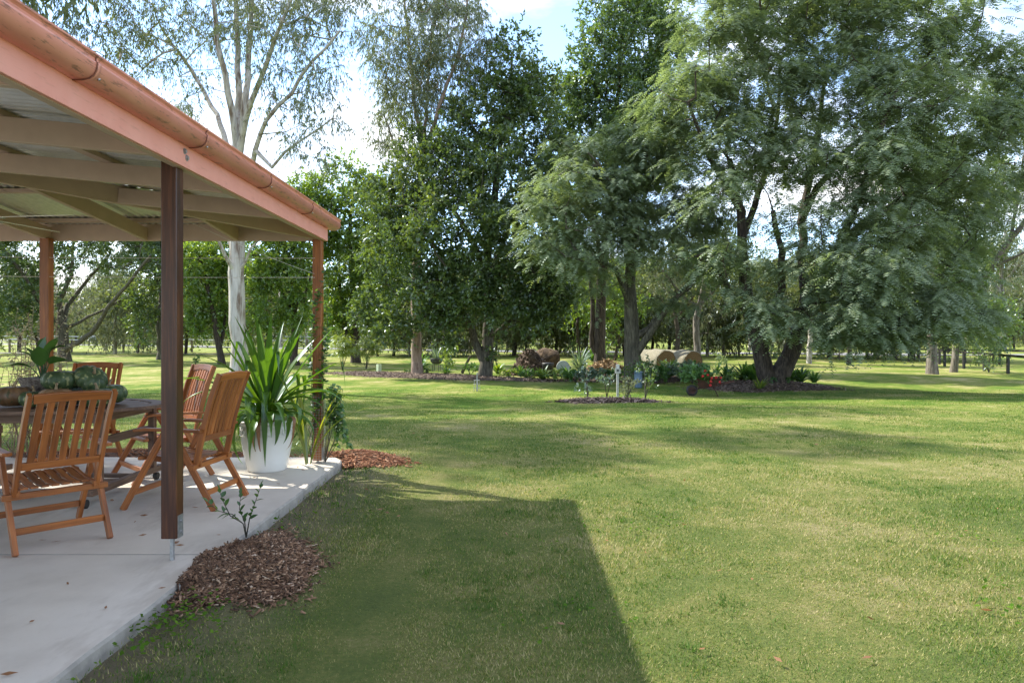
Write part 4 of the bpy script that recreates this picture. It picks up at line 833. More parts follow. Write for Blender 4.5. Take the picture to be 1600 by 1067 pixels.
for k, (px, py, pr, s, lb) in enumerate(mid): place_far(pr, P(px, py), s * random.uniform(.75, 1.3), k * 1.7, lb, 'trees before the road')
rf = np.random.default_rng(77); pts = []
tries = 0
while len(pts) < 125 and tries < 6000:
    tries += 1; y = 74 + 130 * rf.random() ** 1.35; x = rf.uniform(-1.0, 1.0) * y * .95
    if any((x - a) ** 2 + (y - b) ** 2 < 16 for a, b in pts): continue
    yr = np.interp(x, [p[0] for p in RD[::-1]], [p[1] for p in RD[::-1]])
    if y < yr + 5: continue
    pts.append((x, y))
KL = {0: 'white trunked woodland gum beyond the road', 1: 'small pale trunked grey leaved gum beyond the road', 3: 'tall grey barked woodland gum beyond the road', 2: 'dark trunked leafy woodland tree beyond the road', 4: 'thin dark stemmed bright green tree beyond the road', 5: 'low bushy dark stemmed tree beyond the road', 6: 'low grey leaved bushy tree beyond the road'}
GRP = {0: 'white gums beyond the road', 1: 'small pale gums beyond the road', 3: 'tall grey gums beyond the road', 2: 'dark trunked trees beyond the road', 4: 'thin bright trees beyond the road', 5: 'low bushy trees beyond the road', 6: 'low grey trees beyond the road'}
for k, (x, y) in enumerate(pts):
    q = int(rf.choice([0, 1, 3, 2, 4], p=[.3, .25, .25, .1, .1])); place_far(q, OG(x, y), rf.uniform(.75, 1.2), rf.uniform(0, 6.28), KL[q], GRP[q])
for k in range(70):
    y = 80 + 110 * rf.random() ** 1.2; x = rf.uniform(-1, 1) * y * .9
    if y > np.interp(x, [p[0] for p in RD[::-1]], [p[1] for p in RD[::-1]]) + 6: place_far(5 + k % 2, OG(x, y), rf.uniform(.7, 1.3), rf.uniform(0, 6.28), KL[5 + k % 2], GRP[5 + k % 2])
# far wood closing the horizon, and scrub under the trees
def leaf_mass(name, label, n, xf, yf, zf, L, leaf, r, cat):
    x, y = xf(n), None; y = yf(n, x); z = zf(n, x, y); Pb = np.stack([x, y, z], 1); D = unit(r.normal(size=(n, 3))); V, Fa = quads(Pb, D, unit(r.normal(size=(n, 3)) + [0, 0, .5]), L * r.uniform(.5, 1.4, n), L * .6 * r.uniform(.5, 1.4, n))
    o = np_obj(name, V, Fa, M[leaf], None, r.random(n)); return tag(o, label, cat, kind='stuff')
r = np.random.default_rng(5)
def woodz(n, x, y):
    h = 14 + 4 * np.sin(x * .06) + 3 * np.sin(x * .17 + 1) + 2 * np.sin(x * .41 + 2); t = r.random(n); return .1 + h * t ** 1.25
leaf_mass('far_woodland', 'far pale green wood closing the view', 50000, lambda n: r.uniform(-330, 330, n), lambda n, x: 215 + r.uniform(0, 40, n) - .1 * np.abs(x), woodz, 2.0, 'leaf_grey', r, 'woodland')
cl = np.stack([r.uniform(-150, 150, 420), r.uniform(78, 190, 420)], 1); cl = cl[cl[:, 1] > np.interp(cl[:, 0], [p[0] for p in RD[::-1]], [p[1] for p in RD[::-1]]) + 5]
ci = r.integers(0, len(cl), 46000); tall = (np.arange(len(cl)) % 5 < 2)[ci]; q = r.normal(0, 1, (46000, 3)) * np.where(tall[:, None], [[1.6, 1.6, 1.15]], [[1.3, 1.3, .42]])
leaf_mass('undergrowth', 'low scrub and seedlings among the far trunks', 46000, lambda n: cl[ci, 0] + q[:, 0], lambda n, x: cl[ci, 1] + q[:, 1], lambda n, x, y: G(x, y) + np.abs(q[:, 2]) * 1.6 + .05, .42, 'leaf_far', r, 'scrub')
# ------------------------------------------------------------------ mulch, heaps
def nz2(x, y, s=1.0): return np.sin(x * 3.1 * s + 1.3 * np.sin(y * 2.3 * s)) * .5 + np.sin(y * 4.7 * s + 1.1 * np.sin(x * 3.7 * s + 2)) * .35 + np.sin((x + y) * 9.1 * s) * .15
def mound(name, label, c, rx, ry, h, mat, chipmat=None, nchip=0, cl=.05, cw=.012, rot=0, seed=1, p=1.6, rough=.12, cat='mulch', kind='stuff', zfun=None):
    """low heap following the ground, strewn with single chips"""
    r = np.random.default_rng(seed); n, m = 30, 44; V = [(0, 0, 0)]; ca, sa = math.cos(rot), math.sin(rot)
    def H(u, t): return h * (1 - u ** p) * 1.0
    def XY(u, t):
        k = 1 + .10 * np.sin(3 * t + seed) + .07 * np.sin(5 * t + 2 * seed) + .04 * np.sin(9 * t); x, y = rx * u * k * np.cos(t), ry * u * k * np.sin(t); return c[0] + x * ca - y * sa, c[1] + x * sa + y * ca
    us = np.linspace(0, 1.04, n)[1:]; ts = np.linspace(0, 2 * np.pi, m, endpoint=False); U, T = np.meshgrid(us, ts, indexing='ij')
    def Zf(x, y, u, t): 
        zz = G(x, y) + np.where(u < 1, H(np.minimum(u, 1), t) * (1 + rough * 2 * nz2(x, y, .8 / max(rx, .3))) + .012, -.06)
        return zfun(x, y, zz) if zfun else zz
    x, y = XY(U, T); z = Zf(x, y, U, T); V = np.concatenate([[[c[0], c[1], float(Zf(np.array(c[0]), np.array(c[1]), np.array(0.), np.array(0.)))]], np.stack([x.ravel(), y.ravel(), z.ravel()], 1)])
    Fq = []
    for a in range(n - 2):
        for b in range(m): Fq.append((1 + a * m + b, 1 + (a + 1) * m + b, 1 + (a + 1) * m + (b + 1) % m, 1 + a * m + (b + 1) % m))
    for b in range(m): Fq.append((0, 1 + b, 1 + (b + 1) % m, 0))
    me = MB(); me.add(V.tolist(), [f if f[3] != 0 else f[:3] for f in Fq]); root = me.build(name, mat, smooth=True); tag(root, label, cat, kind=kind)
    if nchip:
        u = np.sqrt(r.random(nchip)) * 1.03; u = np.where(r.random(nchip) < .10, 1 + np.abs(r.normal(0, .16, nchip)), u); t = r.uniform(0, 2 * np.pi, nchip); x, y = XY(u, t); z = Zf(x, y, np.minimum(u, .999), t) + r.uniform(-.002, .012, nchip) * (cl / .05)
        z = np.where(u > 1, G(x, y) + .012, z)
        D = unit(np.stack([r.normal(size=nchip), r.normal(size=nchip), r.normal(0, .35, nchip)], 1)); up = unit(r.normal(0, .35, (nchip, 3)) + [0, 0, 1]); S = unit(np.cross(D, up)); Un = np.cross(S, D)
        L = cl * r.uniform(.3, 1.2, nchip) * np.where(r.random(nchip) < .12, 1.8, 1); w = cw * r.uniform(.35, 1.7, nchip); hh = w * .35; Pc = np.stack([x, y, z], 1); vs = []
        for e, k in ((-1, .5), (1, .9)):
            for a, b in ((-1, -1), (1, -1), (1, 1), (-1, 1)): vs.append(Pc + D * (e * L / 2)[:, None] + S * (a * w / 2 * k)[:, None] + Un * (b * hh / 2)[:, None])
        Vc = np.stack(vs, 1).reshape(-1, 3); base = (np.arange(nchip) * 8)[:, None, None]; f = np.array([(4, 5, 6, 7), (3, 2, 1, 0), (0, 1, 5, 4), (1, 2, 6, 5), (2, 3, 7, 6), (3, 0, 4, 7)])[None]
        if cl > .08: Vc = Vc.reshape(-1, 8, 3)[:, [3, 2, 6, 7]].reshape(-1, 3); base = (np.arange(nchip) * 4)[:, None, None]; f = np.array([(0, 1, 2, 3)])[None]
        o = np_obj('wood_chips', Vc, (base + f).reshape(-1, 4), chipmat, root, np.repeat(r.random(nchip), f.shape[1])); o['kind'] = 'stuff'
    return root
def slabedge(x, y, z): return np.where(x < SLX + .03, np.maximum(z, SLZ + .004), z)
mc = P(385, 900)
mound('mulch_pile', 'pile of reddish brown bark mulch at the slab edge by the near post', (-1.58, 4.50), .35, .62, .095, M['mulch'], M['chip'], 7500, .045, .010, R(6), 3, 1.9, .12, zfun=slabedge)
mound('mulch_pile', 'orange bark mulch round the foot of the corner post', (-1.80, 8.42), .62, .42, .10, M['mulch'], M['chip_red'], 2600, .05, .014, R(-10), 4, 1.4, zfun=lambda x, y, z: np.where((x < SLX) & (y < SLY), np.minimum(z, SLZ - .03), z))
mound('mulch_pile', 'strip of orange bark mulch along the back of the slab', (-4.6, 8.75), 1.9, .30, .07, M['mulch'], M['chip_red'], 1600, .05, .014, 0, 5, 1.4)
# scattered bark on the bare edge
a0, b0 = P(522, 585), P(905, 598)
def bed(px0, py0, px1, py1, ry, h, label, seed, n=2600, mat='mulch_grey', chip='chip_grey'):
    a, b = P(px0, py0), P(px1, py1); c = (a + b) / 2; d = b - a; return mound('mulch_bed', label, (c.x, c.y), d.length / 2, ry, h, M[mat], M[chip], n * 2, .12, .03, math.atan2(d.y, d.x), seed, 2.2, .1)
bed(515, 584, 900, 596, 1.4, .10, 'long low mulch bed under the forked broad leaved tree', 6, 3600)
bed(880, 592, 1120, 594, 2.0, .14, 'mulch bed with shrubs in front of the hay bales', 7)
bed(872, 627, 1022, 628, .62, .06, 'small bare mulch patch round the post and young shrubs', 8, 1200)
bed(1095, 606, 1295, 606, 1.7, .22, 'mulch bed round the foot of the twin trunked tree', 9)
def lump(name, label, cpx, cpy, d, rx, ry, h, mat, chip, seed, nchip, p=1.3, rough=.5, cat='heap'):
    b = P(cpx, cpy); return mound(name, label, (b.x, b.y), rx, ry, h, M[mat], M[chip], nchip, .28, .07, 0, seed, p, rough, cat, None)
lump('compost_heap', 'slumped brown compost heap beside the black bin', 832, 586, 33, 1.15, .9, .92, 'compost', 'chip_grey', 12, 900, 1.2, .35)
lump('mulch_heap', 'tan wood chip heap left of the feathery tree trunk', 948, 585, 33, 1.25, .9, .80, 'mulch_tan', 'chip_tan', 13, 1100, 1.2, .12)
# dark rotten bale slumped on top of the compost heap
bb = P(856, 583); rb_ = np.random.default_rng(3)
m = MB(); K = 14; pr = []
for k in range(K + 1):
    t = k / K; pr.append((.50 * (math.sin(math.pi * min(max(t * .94 + .03, 0), 1)) ** .28), -.62 + 1.24 * t))
m.lathe(pr, 26, squash=lambda t, z: 1 + .09 * math.sin(3 * t + z * 3) + .06 * math.sin(7 * t + 5 * z) + .05 * math.sin(13 * t - 9 * z)); o = m.build('rotten_bale', M['compost'], smooth=True); o.location = (bb.x, bb.y + .5, bb.z + .72); o.rotation_euler = (R(8), R(84), R(12)); tag(o, 'dark rotting hay bale on top of the compost heap', 'hay bale')

# ------------------------------------------------------------------ hay bales
def mat_hay(name, c1, c2, ring=True):
    m, nt, s = new_mat(name); v = objc(nt)
    if ring:
        w = N(nt, 'ShaderNodeTexWave', wave_type='RINGS', rings_direction='Z'); w.inputs['Scale'].default_value = 5; w.inputs['Distortion'].default_value = 6; w.inputs['Detail'].default_value = 4; nt.links.new(v, w.inputs['Vector']); f = w.outputs['Fac']
    else: f = noise(nt, v, 6, 5, .65, (1, 1, 6))
    nt.links.new(ramp(nt, f, [(.2, c1), (.8, c2)]), s.inputs['Base Color']); s.inputs['Roughness'].default_value = .95; bump(nt, s, noise(nt, v, 30, 5, .7), 1, .05); return m
M['hay_face'] = mat_hay('hay_face', (.10, .055, .024), (.25, .15, .07)); M['hay_net'] = mat_hay('hay_net', (.22, .19, .125), (.40, .385, .30), False)
def bale(px, py, label, back):
    b = P(px, py); ax = Vector((.50, -.87, 0)); c = Vector((b.x, b.y, b.z + .58)) - ax * (1.2 * back) + Vector((.12 * back, 0, -.02 * back))
    t = thing('hay_bale', label, 'hay bale', c, 0, 'round hay bales'); ax = Matrix.Rotation(R(9 * back + (px % 7) * 2 - 6), 3, 'Z') @ ax; t.rotation_euler = ax.to_track_quat('Z', 'Y').to_euler(); rb = .62
    sag = lambda t, z: 1 + .04 * math.sin(2 * t + z) + .02 * math.sin(7 * t + 3 * z) + .012 * math.sin(13 * t - 5 * z)
    m = MB(); m.lathe([(rb * .93, -.55), (rb * .985, -.51), (rb, -.40), (rb, 0), (rb, .40), (rb * .985, .50), (rb * .93, .545)], 40, squash=sag); m.build('net_wrap', M['hay_net'], t, smooth=True)
    for s in (-1, 1):
        m = MB(); m.lathe([(.001, s * .53), (rb * .3, s * .55), (rb * .7, s * .55), (rb * .94, s * .53)], 40, squash=sag); m.build('hay_end', M['hay_face'], t, smooth=True)
bale(1030, 584, 'round hay bale with brown end showing, left one in front', 0); bale(1030, 584, 'round hay bale behind the left front bale', 1)
bale(1072, 584, 'round hay bale beside the pinkish trunk, right one in front', 0); bale(1072, 584, 'round hay bale behind the right front bale', 1)

# ------------------------------------------------------------------ small garden things
M['lid'] = mat_plain('lid', (.30, .34, .34), (.42, .46, .46), 6, .5, .1)
b = P(856, 588); bn = thing('compost_bin', 'round black plastic bin in front of the compost heap', 'bin', b)
MB().lathe([(0, 0), (.24, 0), (.27, .5), (.28, .52), (.28, .58), (.26, .58)], 28).build('body', M['black'], bn, smooth=True); MB().lathe([(.29, .57), (.3, .60), (.28, .64), (.1, .66), (0, .66)], 28).build('rim', M['black'], bn, smooth=True)
b = P(879, 588); ld = thing('bin_lid', 'grey ribbed round lid leaning beside the black bin', 'lid', b + Vector((0, -.3, .45))); ld.scale = (1.12, 1.12, 1.12); ld.rotation_euler = (R(82), 0, R(-8))
MB().lathe([(.0, .03), (.06, .03), (.07, .02), (.13, .02), (.14, .03), (.2, .03), (.21, .015), (.255, .015), (.27, .03), (.285, .0), (.285, -.05)], 36).build('disc', M['lid'], ld, smooth=False)
b = P(893, 588); on = thing('garden_ornament', 'pale stone bird shaped ornament right of the grey lid', 'ornament', b); M['pale_stone'] = mat_plain('pale_stone', (.36, .31, .22), (.5, .45, .34), 8, .9, .4)
m = MB(); m.tube([(.22, 0, .22), (.1, 0, .2), (-.05, 0, .2), (-.15, 0, .26), (-.2, 0, .38), (-.16, 0, .48), (-.11, 0, .50), (-.05, 0, .45)], [.03, .14, .17, .1, .055, .05, .055, .02], 14); m.build('body', M['pale_stone'], on, smooth=True)
MB().lathe([(0, 0), (.13, 0), (.11, .06), (.08, .12)], 16).build('base', M['pale_stone'], on)
b = P(994, 604) + Vector((0, -.45, 0)); b.z = float(G(b.x, b.y)); dr = thing('blue_drum', 'faded blue drum at the foot of the single feathery tree', 'drum', b); M['blue'] = mat_plain('blue', (.09, .15, .22), (.15, .22, .29), 9, .5, .2)
MB().lathe([(0, 0), (.135, 0), (.145, .02), (.145, .28), (.155, .3), (.145, .32), (.145, .56), (.158, .58), (.15, .61), (.13, .60)], 26).build('body', M['blue'], dr, smooth=True); MB().lathe([(.0, .615), (.1, .62), (.13, .605)], 20).build('cap', M['lid'], dr)
# post with plate
b = P(965, 620); ps = thing('marker_post', 'slim white garden post with black mark on its plate', 'post', b); M['white_paint'] = mat_plain('white_paint', (.26, .26, .25), (.40, .40, .39), 12, .6, .1)
MB().box((0, 0, .36), (.07, .07, .80)).build('shaft', M['white_paint'], ps, .005); MB().box((0, 0, .93), (.10, .09, .13)).build('cap', M['galv'], ps, .004)
pt = MB().box((0, -.03, .80), (.17, .05, .16)).build('plate', M['white_paint'], ps, .004)
m = MB(); m.add([(-.035, -.057, .79), (.035, -.057, .79), (.045, -.057, .81), (0, -.057, .855), (-.045, -.057, .81)], [(0, 1, 2, 3, 4)]); m.add([(-.012, -.057, .77), (.012, -.057, .77), (.012, -.057, .79), (-.012, -.057, .79)], [(0, 1, 2, 3)]); m.build('mark', M['black'], pt)
# stake with wire guard
b = P(745, 611); sk = thing('tree_stake', 'white stake with a wire tree guard on the shaded lawn', 'stake', b)
MB().beam((0, 0, 0), (.01, 0, .62), .035, .035).build('stake', M['white_paint'], sk, .003)
for k in range(5):
    a = k * 1.256; MB().tube([(.11 * math.cos(a), .11 * math.sin(a), 0), (.10 * math.cos(a), .10 * math.sin(a), .38)], .006, 5).build('guard_wire', M['galv'], sk)
for z in (.1, .24, .37): MB().tube([(.105 * math.cos(a), .105 * math.sin(a), z) for a in np.linspace(0, 6.283, 13)], .006, 5, False).build('guard_ring', M['galv'], sk)
b = P(592, 583); gd = thing('sapling_guard', 'pale green plastic sapling guard on the mulch bed', 'tree guard', b + Vector((0, 0, .1))); M['pale_green'] = mat_plain('pale_green', (.50, .62, .38), (.6, .7, .46), 6, .5, .05)
m = MB(); m.lathe([(.13, 0), (.125, .34), (.12, .34), (.125, 0)], 3 + 1); m.build('sleeve', M['pale_green'], gd); 
for s in (-1, 1): MB().beam((s * .1, 0, -.08), (s * .1, 0, .4), .015, .015).build('stake', M['bark_pink'], gd)
b = P(722, 584); lg = MB().tube([b + Vector((0, 0, .05)), W(735, 556, b.y - .3)], [.085, .06], 8).build('log', M['bark_mid']); tag(lg, 'mossy log leaning against the forked trunk', 'log')
# bowl planter on legs
b = P(682, 580); bp = thing('bowl_planter', 'dark iron bowl planter standing on thin legs', 'planter', b); M['iron'] = mat_plain('iron', (.045, .042, .045), (.10, .09, .095), 9, .7, .3)
MB().lathe([(0, .36), (.12, .37), (.24, .42), (.315, .52), (.325, .62), (.335, .65), (.325, .665), (.30, .65), (.28, .62), (0, .62)], 32).build('bowl', M['iron'], bp, smooth=True)
for k in range(4): a = k * 1.571 + .6; MB().tube([(.2 * math.cos(a), .2 * math.sin(a), .42), (.25 * math.cos(a), .25 * math.sin(a), 0)], [.016, .012], 6).build('leg', M['iron'], bp)

# ------------------------------------------------------------------ wheelbarrow of geraniums
b = P(1106, 619); wb = thing('wheelbarrow', 'old rusty wheelbarrow used as a flower planter', 'wheelbarrow', b, R(-14)); M['rust'] = mat_plain('rust', (.03, .012, .009), (.075, .028, .018), 9, .8, .3)
tp_ = [(-.42, -.28, .58), (.42, -.32, .64), (.42, .32, .64), (-.42, .28, .58)]; bt = [(-.26, -.17, .28), (.2, -.2, .33), (.2, .2, .33), (-.26, .17, .28)]
m = MB(); m.add(tp_ + bt, [(0, 1, 5, 4), (1, 2, 6, 5), (2, 3, 7, 6), (3, 0, 4, 7), (4, 5, 6, 7)]); o = m.build('tray', M['rust'], wb); s = o.modifiers.new('wall', 'SOLIDIFY'); s.thickness = .012
m = MB(); m.lathe([(.12, -.05), (.175, -.05), (.185, -.02), (.185, .02), (.175, .05), (.12, .05)], 24); wh = m.build('wheel', M['black'], wb, smooth=True); wh.location = (-.5, 0, .18); wh.rotation_euler = (R(90), 0, 0); MB().lathe([(.0, -.03), (.125, -.03), (.125, .03), (0, .03)], 20).build('rim', M['rust'], wh)
for q in (-1, 1):
    MB().tube([(-.5, q * .07, .18), (-.2, q * .16, .27), (.3, q * .24, .36), (.82, q * .27, .52)], .018, 8).build('handle', M['rust'], wb, smooth=True); MB().tube([(.15, q * .2, .33), (.24, q * .22, .17), (.32, q * .24, 0)], .016, 7).build('leg', M['rust'], wb, smooth=True)
MB().tube([(.3, -.235, .06), (.3, .235, .06)], .012, 6).build('brace', M['rust'], wb)
def shrub(name, label, loc, rx, rz, n, L, Wd, leaf, seed, stems=6, cat='shrub', group=None, z0=.1, kind='broad', bark='bark_mid'):
    r = np.random.default_rng(seed); t = thing(name, label, cat, loc, 0, group); nc = max(6, n // 40)
    q = unit(r.normal(size=(nc, 3))) * (r.uniform(.25, 1, nc) ** .5)[:, None] * [rx, rx, rz]; q[:, 2] += rz + z0; m = MB()
    for k in range(stems):
        e = Vector(q[r.integers(0, nc)]); m.tube([(0, 0, -.03), e * .45 + Vector((0, 0, .08)), e], [.016, .011, .005], 5)
    m.build('stems', M[bark], t); V, Fa, rn = leaves(q, np.full(nc, min(rx, rz) * .55), kind, 5, 8, L, Wd, r); np_obj('foliage', V, Fa, M[leaf], t, rn); return t
M['leaf_geranium'] = mat_leaf('leaf_geranium', (.06, .13, .045), (.10, .19, .065), (.15, .25, .09), .38, (1.6, 1.6, .7), .04)
gl = shrub('geranium', 'leafy geranium overflowing the wheelbarrow with red flower heads', b + Vector((-.35, .0, .42)), .50, .30, 1400, .11, .09, 'leaf_geranium', 61, 8, 'flower', None, 0)
M['petal'] = mat_plain('petal', (.40, .010, .010), (.55, .02, .018), 30, .6, 0)
for k, (px, py) in enumerate([(1102, 580), (1106, 586), (1112, 591), (1119, 590), (1126, 590), (1111, 596), (1125, 597), (1110, 602), (1098, 588)]):
    c = W(px, py, b.y - .42) - gl.location; m = MB(); rr = np.random.default_rng(k)
    for q in range(14):
        d = Vector(unit(rr.normal(size=3) + [0, -.3, .5])) * .042; s = d.orthogonal().normalized() * .026; u = d.cross(s).normalized() * .026; pc = c + d; m.add([pc - s, pc - u, pc + s, pc + u], [(0, 1, 2, 3)]); 
    m.build('flower_head', M['petal'], gl); m = MB(); m.tube([(c.x * .6, c.y * .6, .1), c], .006, 5); m.build('flower_stalk', M['leaf_shrub'], gl)

# ------------------------------------------------------------------ bed plants
def clump(name, label, loc, n, L, w, leaf, seed, lift=(35, 85), droop=(30, 90), cat='plant', group=None):
    r = random.Random(seed); t = thing(name, label, cat, loc, 0, group); allv = []; allf = []; at = []
    for k in range(n):
        a = r.uniform(0, 6.283); el = R(r.uniform(*lift)); dr = R(r.uniform(*droop)); LL = L * r.uniform(.6, 1.15); h = Vector((math.cos(a), math.sin(a), 0)); s = Vector((-h.y, h.x, 0)); p = h * .04 + s * r.uniform(-.05, .05); b0 = len(allv); K = 5
        for q in range(K + 1):
            u = q / K; ww = w * (1 - u) ** .5 * (.7 + .6 * u); dv = h * math.cos(el) + Vector((0, 0, math.sin(el))); allv += [tuple(p - s * ww), tuple(p + s * ww)]; p = p + dv * LL / K; el -= dr / K
        for q in range(K): allf.append((b0 + 2 * q, b0 + 2 * q + 1, b0 + 2 * q + 3, b0 + 2 * q + 2)); 
        at += [r.random()] * K
    np_obj('leaves', np.array(allv), np.array(allf), M[leaf], t, np.array(at)); return t
BEDG = 'plants in the mulch beds'
for k, (px, py, n, L, w, leaf, lb) in enumerate([
    (655, 582, 34, .75, .05, 'leaf_shrub', 'dark fern like clump at the foot of the weeping gum'), (698, 587, 22, .35, .03, 'leaf_shrub', 'small grassy clump under the bowl planter'), (778, 586, 40, .5, .04, 'leaf_light', 'bright green clump just right of the forked trunk'),
    (815, 590, 46, .45, .035, 'leaf_shrub', 'low green clump in front of the compost heap'), (848, 595, 46, .5, .04, 'leaf_light', 'bright clump in front of the black bin'), (886, 594, 46, .5, .04, 'leaf_shrub', 'green clump under the grey lid'), (905, 580, 40, .95, .04, 'leaf_silver', 'spiky grey green agave between the lid and the tan heap'), (926, 566, 40, .9, .045, 'leaf_shrub', 'dark spiky plant behind the tan heap'),
    (1042, 594, 50, .75, .035, 'leaf_shrub', 'arching green clump in front of the left hay bale'), (1135, 597, 40, .55, .05, 'leaf_shrub', 'leafy clump just right of the red flowers'), (1165, 600, 60, .75, .06, 'leaf_shrub', 'broad leaved clump left of the twin trunks'), (1180, 602, 60, .7, .06, 'leaf_shrub', 'broad leaved clump touching the left of the twin trunks'), (1232, 602, 60, .6, .04, 'leaf_shrub', 'fern clump in front of the twin trunks'), (1250, 601, 50, .6, .04, 'leaf_shrub', 'fern clump at the right foot of the twin trunks'), (1272, 600, 30, .45, .03, 'leaf_shrub', 'small grassy clump at the right end of the twin trunk bed'), (1187, 611, 30, .4, .02, 'leaf_light', 'little grass tuft on the mulch of the twin trunk bed'), (1120, 585, 14, .65, .03, 'leaf_shrub', 'few stiff upright leaves behind the red flowers')]):
    clump('bed_plant', lb, P(px, py) + Vector((0, 0, .06)), int(n * 1.7), L * 1.35, w * 1.3, leaf, 100 + k, group=BEDG)
clump('bowl_plant', 'spiky plant growing in the iron bowl', bp.location + Vector((0, 0, .62)), 46, .75, .03, 'leaf_silver', 140, (15, 85), (10, 50))
for k, (px, py, rx, rz, n, L, leaf, lb) in enumerate([
    (702, 583, .45, .72, 900, .11, 'leaf_light', 'leafy upright shrub right of the bowl planter'), (770, 560, .3, .5, 400, .12, 'leaf_camphor', 'ivy like shrub growing in the fork of the trunk'), (735, 588, .4, .22, 400, .1, 'leaf_shrub', 'low bush under the leaning log'), (918, 597, .7, .20, 1100, .12, 'leaf_silver', 'grey green bush in front of the tan heap'), (945, 596, .7, .16, 800, .1, 'leaf_dark', 'dark low bush behind the white garden post'),
    (1005, 603, .6, .45, 1000, .1, 'leaf_dark', 'dark bush at the foot of the single feathery tree'), (1068, 597, .75, .32, 1000, .13, 'leaf_silver', 'pale leafy bush in front of the right hay bale'), (1092, 594, .5, .3, 500, .12, 'leaf_shrub', 'green bush between hay bales and wheelbarrow'), (1202, 599, .5, .35, 700, .1, 'leaf_dark', 'dark bush between the twin trunks'), (980, 624, .38, .3, 420, .07, 'leaf_grey', 'twiggy reddish bush right of the white garden post'), (948, 622, .22, .3, 160, .08, 'leaf_silver', 'small pale shrub left of the white garden post'), (918, 624, .34, .5, 260, .08, 'leaf_silver', 'thin young shrub at the left of the bare mulch patch'), (1008, 625, .3, .5, 200, .08, 'leaf_dark', 'thin dark staked shrub at the right of the bare mulch patch'),
    (1125, 572, .45, .4, 200, .14, 'leaf_feather', 'sparse sapling standing on the lawn right of the hay bales'), (1545, 583, .9, 1.1, 1800, .13, 'leaf_dark', 'dark bush growing over the black fence'), (230, 575, .28, .35, 160, .1, 'leaf_shrub', 'little sapling on the lawn left of the near post')]):
    if k == 1: p = W(px, py, 32.0) - Vector((0, 0, .4))
    else: p = P(px, py) + Vector((0, 0, .06))
    if k == 15: p = P(306, 572)
    shrub('shrub', lb, p, rx, rz, n, L, L * .5, leaf, 200 + k, group=BEDG)
for k, (px, py, rx, rz, n, L, leaf, lb) in enumerate([
    (795, 591, .5, .16, 500, .10, 'leaf_light', 'low bright ground cover just right of the forked trunk'), (832, 594, .6, .17, 600, .10, 'leaf_shrub', 'low green ground cover before the compost heap'), (868, 596, .6, .18, 600, .10, 'leaf_light', 'low bright ground cover before the grey lid'), (900, 597, .6, .2, 600, .11, 'leaf_shrub', 'low green ground cover before the bird ornament'), (968, 596, .7, .2, 700, .1, 'leaf_shrub', 'low green ground cover before the tan heap edge'), (1028, 598, .7, .26, 800, .12, 'leaf_shrub', 'low leafy ground cover right of the blue drum'), (1082, 599, .6, .24, 700, .12, 'leaf_silver', 'low pale ground cover left of the geranium'), (1050, 590, .6, .3, 600, .12, 'leaf_dark', 'dark low growth against the left hay bale'), (1215, 605, .5, .2, 500, .1, 'leaf_shrub', 'low green growth before the fork of the twin trunks'), (1150, 603, .5, .2, 500, .1, 'leaf_light', 'low bright growth at the left of the twin trunk bed'), (665, 586, .4, .12, 260, .1, 'leaf_dark', 'low dark growth at the right foot of the weeping gum'), (640, 585, .35, .1, 200, .1, 'leaf_shrub', 'low green growth at the left foot of the weeping gum')]):
    shrub('ground_cover', lb, P(px, py) + Vector((0, 0, .03)), rx, rz, n, L, L * .5, leaf, 300 + k, group=BEDG)
for px, py, h, lb in ((535, 579, 1.0, 'yellow green feathery sapling nearest the corner post'), (572, 577, .85, 'yellow green feathery sapling left of the pale green guard')):
    b = P(px, py); t = shrub('sapling', lb, b, .62, h * .62, 900, .22, .05, 'leaf_yellow', px, 6, 'sapling', 'young saplings', h * .7, 'feather')
    MB().tube([(0, 0, -.05), (.02, 0, h * .6), (.0, .02, h * 1.3)], [.025, .02, .01], 6).build('stem', M['bark_mid'], t)

# ------------------------------------------------------------------ near sapling by the slab, climber on the corner post, bare climber on the left post
def twig_plant(name, label, base, stems, leaf, L, w, r, cat='plant', bark='bark_mid', gap=.035, rad=.004, joined=False):
    t = thing(name, label, cat, base)
    for st in stems:
        pts = [Vector(p) for p in st]; m = MB(); m.tube(pts, [rad * (1.2 - .8 * k / (len(pts) - 1)) for k in range(len(pts))], 6); so = m.build('stem', M[bark], t, smooth=True); JP = []; JD = []; JN = []
        tot = sum((b - a).length for a, b in zip(pts, pts[1:])); s = tot * .35; side = 1
        while s < tot:
            q = s
            for a, b in zip(pts, pts[1:]):
                l = (b - a).length
                if q <= l: p = a.lerp(b, q / l); d = (b - a).normalized(); break
                q -= l
            sd = d.cross(Vector((r.normal(), r.normal(), r.normal()))).normalized()
            if joined: JP.append(p); JD.append((sd * .9 * side + d * .5 + Vector((0, 0, -.25))).normalized()); JN.append(Vector((r.normal(0, .6), r.normal(0, .6) - .3, 1)).normalized()); s += gap * r.uniform(.7, 1.3); side = -side; continue
            big_leaf(p, (sd * .9 * side + d * .7 + Vector((0, 0, .15))), L * r.uniform(.7, 1.2), w * r.uniform(.8, 1.2), .2, r.uniform(-.6, .6), 'leaf', M[leaf], so); s += gap * r.uniform(.7, 1.3); side = -side
        if joined and JP:
            V, Fa = quads(np.array(JP), np.array(JD), np.array(JN), L * r.uniform(.7, 1.25, len(JP)), 2 * w * r.uniform(.8, 1.2, len(JP)), .4); np_obj('leaves', V, Fa, M[leaf], so, r.random(len(JP))); continue
        big_leaf(pts[-1], (pts[-1] - pts[-2]), L, w, .1, 0, 'leaf', M[leaf], so)
    return t
r2 = np.random.default_rng(9)
